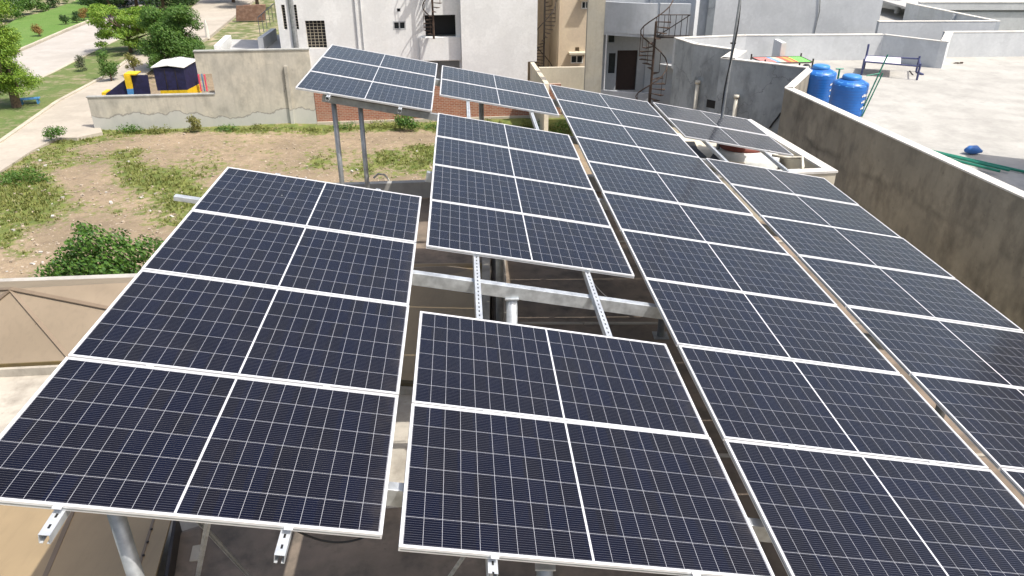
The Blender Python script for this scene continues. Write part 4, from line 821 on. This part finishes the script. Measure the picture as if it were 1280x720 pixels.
mb = MB(); inb = Vector((dlb.y, -dlb.x, 0)); mb.box(Vector((lA.x, lA.y, 0)), Vector((lB.x - lA.x, lB.y - lA.y, 0)) + dlb * .15, inb * .62, (0, 0, .35)); mb.build('left_ledge', 'roof_ledge', th2)
# joints (raised narrow cement ribs) in the dark slab, running across
mb = MB()
for k in range(4): mb.box(Vector((-.2, 13.2 - k * 3.1, -.004)), (6, 0, 0), (0, .05, 0), (0, 0, .02))
mb.build('slab_joint', 'roof_slab', th2)
# drain channel kerb beside the canopy shaft
mb = MB(); mb.box((-.42, 8.2, 0), (.13, 0, 0), (-.1, 4.2, 0), (0, 0, .32)); mb.box((-.12, 8.2, -.0), (.1, 0, 0), (-.1, 4.2, 0), (0, 0, .10)); mb.build('channel_kerb', 'roof_slab', th2)
mb = MB(); mb.tube([(-.23, 8.2, .08), (-.32, 12.3, .08)], .05, 8); mb.build('drainpipe', 'dark_iron', th2)

def mesh_sheet(name, V_, F_, m, parent, th=.02):
    mb = MB(); 
    for f_ in F_:
        P = [Vector(V_[k]) for k in f_]; nn = (P[1] - P[0]).cross(P[2] - P[0])
        if nn.z < 0: P = P[::-1]
        mb.face(P); mb.face([p - Vector((0, 0, th)) for p in P[::-1]])
    return mb.build(name, m, parent)
# hipped canopy over the light well, left and under the panels
ap = lv(14, 361, .92)
Vv = [ap, lv(-190, 372, .2), lv(-110, 462, .16), lv(92, 452, .16), lv(600, 486, .12), lv(610, 330, .22), lv(60, 349, .27), lv(-40, 352, .27), lv(300, 418, .30)]
tcn = thing('light_well_canopy', (ap.x, ap.y, 0), 'hipped tan fibreglass canopy with rusty edge and painted creases over the light well at left', 'canopy')
mesh_sheet('sheet', Vv, [(0, 1, 2), (0, 2, 3), (0, 3, 8), (0, 8, 5, 6), (0, 6, 7), (0, 7, 1)], 'pale_fibre', tcn); mesh_sheet('right_sheet', Vv, [(3, 4, 8), (8, 4, 5)], 'fibre_sheet', tcn)  # right facets are a stronger tan; the sheets differ in colour
MB().tube([lv(440, 337, .2), lv(612, 335, .2)], .09, 10).build('ridge_roll', 'fibre_sheet', tcn, smooth=True)
mb = MB(); up = Vector((0, 0, .006))  # dark strips along the folds put crease shading into colour
for k in (2, 3, 8, 1): mb.bar(Vv[0] + up * .6, Vv[k] + up * .6, .08, .012)
a = Vv[0].lerp(Vv[3], .45); mb.bar(a + up, lv(12, 443, .19) + up, .03, .012); mb.build('seam_crease', 'seam_crease', tcn)
mb = MB()
for a, b_ in ((2, 3), (3, 4)): mb.bar(Vv[a] - Vector((0, -.03, .02)), Vv[b_] - Vector((0, -.03, .02)), .07, .07)
mb.build('rusty_edge', 'moss_edge', tcn)
mb = MB()
for a, b_ in ((2, 3), (3, 4), (4, 5)): mb.bar(Vv[a] - Vector((0, 0, .10)), Vv[b_] - Vector((0, 0, .10)), .12, .13)
mb.build('kerb', 'roof_slab', tcn)
# front canopy
t_ = thing('front_canopy', lv(60, 690, 0), 'flat tan fibreglass sheet canopy at the lower left under the panels', 'canopy')
Q = [lv(-220, 612, .32), lv(216, 640, .30), lv(190, 735, .30), lv(175, 900, .30), lv(-400, 900, .34)]
mb = MB(); z3 = Vector((0, 0, .03)); mb.hexa([Q[0] - z3, Q[4] - z3, Q[3] - z3, Q[2] - z3, Q[1] - z3], [Q[0], Q[4], Q[3], Q[2], Q[1]]); mb.build('sheet', 'fibre_sheet', t_)
mb = MB(); a, b_ = lv(96, 628, .305), lv(40, 760, .305); mb.bar(a + up, b_ + up, .045, .012); a, b_ = lv(195, 640, .30), lv(158, 760, .30); mb.bar(a + up * .6, b_ + up * .6, .025, .01); mb.build('seam_crease', 'seam_crease', t_)
mb = MB()
for k in range(7): q = lv(195, 640, .31).lerp(lv(158, 760, .31), (k + .5) / 7); mb.box(q + Vector((0, 0, 0)), (.018, 0, 0), (0, .018, 0), (0, 0, .014))
mb.build('bolt', 'dark_iron', t_)
mb = MB(); mb.bar(Q[1] - Vector((-.025, 0, .16)), Q[3] - Vector((-.025, 0, .16)), .03, .28); mb.build('kerb', 'dark_iron', t_)  # near-black bar puts the shade of the edge gap into its colour
p = lv(238, 708, .0); tag(MB().box(Vector((p.x, p.y, 0)), Vector((.09, .02, 0)), Vector((-.04, .2, 0)), (0, 0, .07)).build('loose_brick', 'kerb', bevel=.006), 'pale loose brick lying on the dark roof near the front canopy', 'brick')
p = lv(238, 680, 0); mb = MB(); mb.hexa([lv(214, 668, 0), lv(255, 655, 0), lv(248, 740, 0), lv(205, 740, 0)], [lv(216, 670, .08), lv(252, 658, .05), lv(246, 738, .05), lv(208, 738, .09)]); tag(mb.build('cement_patch', 'roof_dark', bevel=.02), 'broken stained cement patch beside the front canopy', 'cement patch')

# tank room with open top
cR = lv(1046, 213, 1.0); cF = lv(938, 149, 1.0); dR = (cF - cR).normalized(); dF = Vector((-1, -.12, 0)).normalized()
t_ = thing('tank_room', (cR.x - 1.6, cR.y + 1.8, 0), 'cream open topped tank enclosure on the roof, partly under the far right panels', 'enclosure')
nl = Vector((-dR.y, dR.x, 0)); nl = nl if nl.x < 0 else -nl
LR = (cF - cR).length; LF = 3.2; th = .17
mb = MB(); mb.box(Vector((cR.x, cR.y, -.005)), dR * LR, nl * th, (0, 0, .955)); mb.build('right_wall', 'cream_wall', t_)
mb = MB(); s0 = cR + nl * th + dR * .0; mb.box(Vector((s0.x, s0.y, -.005)), dF * LF, dR * th, (0, 0, .955)); mb.build('front_wall', 'cream_wall', t_)
mb = MB(); s0 = cR + dR * (LR * .48) + nl * th; mb.box(Vector((s0.x, s0.y, -.005)), dF * .35, dR * .2, (0, 0, .95)); s1 = cR + nl * (th + .003) + dR * (LR - .2); mb.box(Vector((s1.x, s1.y, -.005)), dF * LF, dR * th, (0, 0, .95)); mb.build('back_wall', 'cream_wall', t_)
mb = MB(); mb.box(Vector((cR.x, cR.y, .952)) - nl * .02 - dR * .02, dR * (LR + .04), nl * (th + .05), (0, 0, .045)); s0 = cR + nl * (th + .032); mb.box(Vector((s0.x, s0.y, .952)) - dR * .02, dF * (LF - .03), dR * (th + .05), (0, 0, .045)); mb.build('coping', 'parapet_top', t_)
# left part of the enclosure: white rendered slab with a dark opening
mb = MB(); P = [lv(852, 170, .8), lv(925, 200, .8), lv(905, 214, .8), lv(872, 200, .8)]
s2 = lv(905, 212, .75); mb.prism([tuple(lv(a, b_, .78)[:2]) for a, b_ in ((845, 166), (935, 178), (930, 214), (875, 208))], -.005, .78); mb.build('slab_top', 'cream_wall', t_)
mb = MB(); mb.prism([tuple(lv(a, b_, .785)[:2]) for a, b_ in ((856, 177), (868, 177), (872, 186), (884, 197), (872, 197))], .782, .79); mb.prism([tuple(lv(a, b_, .785)[:2]) for a, b_ in ((893, 190), (905, 192), (903, 206), (886, 200))], .782, .79); mb.build('opening', 'dark_opening', t_)
# old white tank with red lid under the panels
q = lv(930, 205, .55); t_ = thing('old_water_tank', (q.x, q.y, 0), 'old white water tank with a dull red lid under the far right panels', 'water tank')
MB().lathe((q.x, q.y, .0), [(.62, 0), (.64, .1), (.64, .75), (.58, .84), (.40, .9)], 30, 1.15).build('body', 'tank_white', t_, smooth=True)
MB().lathe((q.x - .02, q.y + .1, .9), [(.44, 0), (.46, .04), (.40, .1), (.1, .13)], 26, 1.2).build('lid', 'red_lid', t_, smooth=True)
p = lv(985, 197, 1.1); q2 = lv(1004, 208, 1.05); mb = MB(); mb.tube([p + Vector((-.3, .1, .02)), p, lv(1003, 197, 1.12), q2, q2 - Vector((0, 0, .6))], .028, 8); tag(mb.build('vent_pipe', 'cream_pipe', smooth=True), 'bent cream pipe rising inside the tank enclosure', 'pipe')
# leaning antenna mast with cable
p = pl(*(5.28, -12.75), 0.35); tp = lv(896, 188, 1.3); dm = ray(896, 190); base = CAM + dm * ((.8 - CAMZ) / dm.z)
tm = thing('antenna_mast', base, 'tall thin dark mast with a cable twisted round it, rising between the right panels', 'mast')
top = base + Vector((.0, .0, 8)); 
dt = ray(925, 0); k = base.y / dt.y; tgt = CAM + dt * k; dirm = (tgt - base).normalized(); top = base + dirm * 7
MB().tube([base, top], [.03, .024], 8).build('pole', 'dull_steel', tm)
mb = MB(); pts = []
for k in range(60): f = k / 59; c_ = base.lerp(top, f); a = f * 16; pts.append(c_ + Vector((math.cos(a) * .04, math.sin(a) * .04, 0)))
mb.tube(pts, .014, 5); mb.build('cable', 'black_rubber', tm)
c_ = base.lerp(top, .33); MB().tube([c_ - Vector((.06, 0, 0)), c_ + Vector((.05, 0, 0))], .02, 6).build('clamp', 'dark_iron', tm)
# bent conduit on the far ledge
q = lv(488, 238, .05); mb = MB(); mb.tube([q, q + Vector((-.02, 0, .25)), q + Vector((-.1, 0, .36)), q + Vector((-.24, 0, .38)), q + Vector((-.34, -.05, .3))], .022, 7); tag(mb.build('bent_conduit', 'cream_pipe', smooth=True), 'short curved conduit standing by the far roof ledge', 'conduit')
mb = MB(); mb.tube([lv(455, 237, .05), lv(500, 243, .03), lv(530, 238, .03), lv(562, 229, .03)], .02, 6); tag(mb.build('loose_rod', 'kerb'), 'thin pale rod lying on the roof behind the left panels', 'rod')

# ================================================================= SOLAR PANELS
FT = .035; LIP = .017
Rm = Matrix((U, -V, N)).transposed().to_4x4()     # local x along the long side, y away from the camera, z up
def local_mb():
    return MB()
proto = bpy.data.objects.new('solar_panel', None); COL.objects.link(proto); parent_base['solar_panel'] = Vector((0, 0, 0)); proto.empty_display_size = .2
# local frame: origin at the panel's near-left corner on its underside, y toward the far edge
fr = MB(); z0, z1 = 0., FT
for o_, a, b_ in (((0, 0, z0), (LP, 0, 0), (0, LIP, 0)), ((0, WP - LIP, z0), (LP, 0, 0), (0, LIP, 0)), ((0, LIP, z0), (LIP, 0, 0), (0, WP - 2 * LIP, 0)), ((LP - LIP, LIP, z0), (LIP, 0, 0), (0, WP - 2 * LIP, 0))):
    fr.box(o_, a, b_, (0, 0, z1 - z0))
fr_o = fr.build('frame', 'aluminium', proto, bevel=.0015)
gv = MB(); e_ = .0012
for o_, a, b_ in (((.01, -e_, .010), (LP - .02, 0, 0), (0, e_ - .0002, 0)), ((.01, WP + .0002, .010), (LP - .02, 0, 0), (0, e_, 0)), ((-e_, .01, .010), (0, WP - .02, 0), (e_ - .0002, 0, 0)), ((LP + .0002, .01, .010), (0, WP - .02, 0), (e_, 0, 0))): gv.box(o_, a, b_, (0, 0, .009))
gv_o = gv.build('frame_groove', 'dull_steel', proto)
cls_ = []
for q in (.50, 1.655): cl_ = MB(); cl_.box((q, -.030, FT + .0002), (.045, 0, 0), (0, .038, 0), (0, 0, .004)); cl_.box((q + .016, -.017, FT + .0035), (.013, 0, 0), (0, .013, 0), (0, 0, .006)); cls_.append(cl_.build('clamp', 'aluminium', proto))
gs = MB(); a, c_ = LIP - .001, FT - .004
gs.face([(a, a, c_), (LP - a, a, c_), (LP - a, WP - a, c_), (a, WP - a, c_)], [(a, a), (LP - a, a), (LP - a, WP - a), (a, WP - a)])
gs.face([(a, WP - a, c_ - .006), (LP - a, WP - a, c_ - .006), (LP - a, a, c_ - .006), (a, a, c_ - .006)], [(0, 0)] * 4)
gs_o = gs.build('cell_sheet', 'solar_cells', proto)
GROW = 1.323; UC = [-2.10, .17, 2.455, 4.75]; V0 = -16.26
ordn = ['first', 'second', 'third', 'fourth', 'fifth', 'sixth', 'seventh', 'eighth', 'ninth', 'tenth']
ARR = [('D', 2, 0, 10, V0, 'solar panel in the long ten panel column right of centre, {} from its near end'),
       ('B', 1, 8, 2, V0 + .004, {0: 'nearer panel of the front middle pair, lowest in the picture', 1: 'farther panel of the front middle pair, at the edge of the open gap'}),
       ('A', 0, 6, 4, V0 - .07, 'solar panel in the front left block of four, {} from its near end'),
       ('C', 1, 3, 4, V0 - .01, 'solar panel in the middle block behind the open gap, {} from its near end'),
       ('E', 3, 3, 7, V0 - .04, 'solar panel in the rightmost column beside the brown wall, {} from its near end'),
       ('F', 3, 0, 2, V0 - .04, {0: 'nearer of the two far right panels above the tank enclosure', 1: 'farther of the two far right panels above the tank enclosure'}),
       ('G', 0, 0, 3, V0 - .10, 'solar panel in the high far left block on two posts, {} from its near end'),
       ('H', 1, 0, 2, V0 + .01, {0: 'nearer of the two far middle panels before the brick wall', 1: 'farther of the two far middle panels before the brick wall'})]
GRP = {'A': 'front left block of panels', 'B': 'front middle pair of panels', 'C': 'middle block of panels', 'D': 'long column of panels', 'E': 'rightmost column of panels', 'F': 'far right pair of panels', 'G': 'far left raised block of panels', 'H': 'far middle pair of panels'}
first = True
for nm, ci, r0, n, v0, lab in ARR:
    for k in range(n):
        row = r0 + k; v_near = v0 + row * GROW + WP; P = pl(UC[ci] + (.005 if nm in 'F' else 0), v_near, FT)
        if first: o = proto; first = False
        else:
            o = proto.copy(); COL.objects.link(o)
            for ch in (fr_o, gs_o, gv_o, *cls_): c2_ = ch.copy(); COL.objects.link(c2_); c2_.parent = o
        jit = random.uniform(-.0025, .0025)
        o.matrix_world = Matrix.Translation(P + N * jit + U * random.uniform(-.003, .003)) @ Rm @ Matrix.Rotation(random.uniform(-.002, .002), 4, 'Y') @ Matrix.Rotation(random.uniform(-.0015, .0015), 4, 'X')
        idx = n - 1 - k; tag(o, lab[idx] if isinstance(lab, dict) else lab.format(ordn[idx]), 'solar panel', GRP[nm])

# ================================================================= STEEL: rails, beams, posts, braces
def rail(u_, va, vb, lab):
    w0 = FT + .001; hgt, wd, th = .058, .055, .0035; L_ = vb - va; base = pl(u_, vb, w0 + hgt)
    mb = MB()
    def bx(uo, wo, du, dw):
        p = pl(u_ + uo, va, w0 + wo); i = len(mb.uv); mb.box(p, V * L_, U * du, -N * dw)
        for q in range(i, len(mb.uv)):
            f_ = mb.f[q]; mb.uv[q] = [(((mb.v[x_] - p).dot(V)), ((mb.v[x_] - p).dot(U) - du / 2) if du > .02 else 1.) for x_ in f_]
    bx(-wd / 2, 0, wd, th); bx(-wd / 2, th, th, hgt - th); bx(wd / 2 - th, th, th, hgt - th); bx(-wd / 2 + th, hgt - th, .014, th); bx(wd / 2 - .014 - th, hgt - th, .014, th)
    o = mb.build('mounting_rail', 'slotted_steel', base=base); return tag(o, lab, 'rail', 'slotted mounting rails under the panels')
rows = lambda r: V0 + r * GROW
vend = rows(10) - .02 + .10
rail(-1.575, rows(6) - .2, vend, 'left slotted rail under the front left block, its end jutting out at the lower left'); rail(-.435, rows(6) - .2, vend, 'right slotted rail under the front left block, its end jutting below the edge')
rail(-1.575, rows(0) - .15, rows(3) + .02, 'left slotted rail under the raised far left block'); rail(-.435, rows(0) - .15, rows(3) + .02, 'right slotted rail under the raised far left block')
rail(.685, rows(0) - .15, vend, 'left slotted rail of the middle column, crossing the open gap'); rail(1.845, rows(0) - .15, vend, 'right slotted rail of the middle column, crossing the open gap')
rail(2.98, rows(0) - .15, vend, 'left slotted rail under the long column'); rail(4.12, rows(0) - .15, vend, 'right slotted rail under the long column')
rail(5.20, rows(0) - .15, vend, 'left slotted rail of the rightmost column, seen above the tank enclosure'); rail(6.37, rows(0) - .15, vend, 'right slotted rail of the rightmost column, seen above the tank enclosure')
BW = .062 + FT
def beam(v_, ua, ub, lab, h=.13, m='galvanised', wd=.075, base_w=BW):
    p, q = pl(ua, v_, base_w + h / 2), pl(ub, v_, base_w + h / 2); mb = MB(); mb.bar(p, q, wd, h, N); return tag(mb.build('cross_beam', m, bevel=.004), lab, 'beam', 'galvanised cross beams')
beam(-3.62, -2.0, 6.9, 'nearest galvanised cross beam, glimpsed between the front left and middle panels')
beam(-6.60, -2.0, 6.9, 'galvanised cross beam spanning the open gap in the middle column')
beam(-7.60, -2.42, -.3, 'short galvanised beam end jutting out left of the front left block', h=.05)
beam(-9.6, .1, 6.9, 'cross beam hidden under the middle block and long column')
beam(-12.62, -1.70, 6.9, 'grey cross beam along the near edge of the raised far left block', m='dull_steel', h=.11)  # darker steel than the other beams, with the panels' shade in its colour
beam(-15.3, -1.75, 6.9, 'farthest cross beam under the far panels')
def post(u_, v_, r_, lab, m='dull_steel', z0=0., base_w=BW + .13):
    p = pl(u_, v_, base_w); b_ = Vector((p.x, p.y, z0)); mb = MB(); mb.tube([b_, p], r_, 14); t_ = thing('support_post', b_, lab, 'post', 'round steel posts carrying the array')
    mb.build('tube', m, t_, smooth=True); MB().box(b_ - Vector((.11, .11, 0)), (.22, 0, 0), (0, .22, 0), (0, 0, .012)).build('base_plate', m, t_); MB().box(p - Vector((r_ * 1.2, r_ * 1.2, .0)), (r_ * 2.4, 0, 0), (0, r_ * 2.4, 0), (0, 0, .012)).build('head_plate', 'galvanised', t_)
post(-1.53, -12.72, .042, 'left post of the two under the raised far left block'); 
post(-1.13, -12.80, .040, 'right post of the two under the raised far left block', base_w=BW)
post(-1.38, -3.27, .045, 'thick post at the lower left below the front left block', base_w=.07)
post(1.04, -3.24, .05, 'post below the front middle pair at the bottom edge')
post(1.06, -6.60, .055, 'post under the cross beam in the open gap', m='galvanised'); post(1.08, -9.6, .055, 'post behind the gap, just left of the dark slab')
post(1.0, -15.3, .05, 'grey post under the two far middle panels', z0=0.); post(3.5, -3.62, .055, 'post under the near end of the long column'); post(3.5, -9.6, .055, 'post under the middle of the long column'); post(5.9, -6.6, .055, 'post under the rightmost column'); post(-1.33, -6.6, .055, 'post under the back of the front left block')
def brace(a, b_, lab, wd=.035, m='galvanised'):
    mb = MB(); mb.bar(a, b_, wd, .005, (0, 1, .2)); mb.bar(a + Vector((0, .004, 0)), b_ + Vector((0, .004, 0)), .005, wd, (0, 1, .2)); return tag(mb.build('brace', m), lab, 'brace', 'diagonal steel braces')
a = pl(-1.0, -3.30, .12); brace(a, lv(330, 742, .35), 'dark diagonal brace running down to the right below the front left block', m='dull_steel')
a = pl(-.86, -3.2, .1); brace(a, lv(243, 742, .25), 'pale upright angle strut below the front left block', wd=.035)
a = pl(.60, -3.25, .12); brace(a, lv(545, 745, .6), 'pale diagonal brace running down to the left below the front middle pair', wd=.03)
a = pl(.70, -3.15, .12); brace(a, Vector((a.x, a.y - .02, .2)), 'upright strut hanging under the rail end of the front middle pair', wd=.03)
# more of the far tree line along the road's far end
for k, (a, b_, s_, lab) in enumerate([(155, 8, 1.7, 'dark tree at the top edge left of the far street bend'), (188, 4, 1.9, 'dark tree at the top edge above the light green spreading tree'), (222, 8, 1.5, 'dark tree at the top edge directly above the dense green tree'), (125, 6, 1.3, 'dark tree at the upper end of the lawn')]):
    plant('dark_tree', gp(a, b_), lab, 'tree', 'leaf_dark', cl(24, 1.4 * s_, 1.2 * s_, .4 * s_, 2.6 * s_, .5 * s_, .75 * s_, .2, 130 + k), 260, .13, (.16, 2. * s_), group='dark trees at the far side', shell=.25)

# loose cables under the array
def droop(a, b_, sag, lab, n=14):
    pts = [a.lerp(b_, k / n) - Vector((0, 0, sag * 4 * (k / n) * (1 - k / n))) for k in range(n + 1)]
    tag(MB().tube(pts, .007, 5).build('cable', 'black_rubber'), lab, 'cable', 'loose cables under the array')
droop(pl(.25, -6.72, .20), pl(1.0, -6.70, .20), .10, 'thin black cable sagging under the cross beam, left part of the open gap')
droop(pl(1.9, -6.95, .10), pl(2.4, -6.7, .15), .12, 'thin black cable sagging right of the right rail in the open gap')
droop(pl(-.40, -3.2, .10), pl(.05, -3.3, .14), .10, 'thin black cable hanging below the front left block near its right corner')
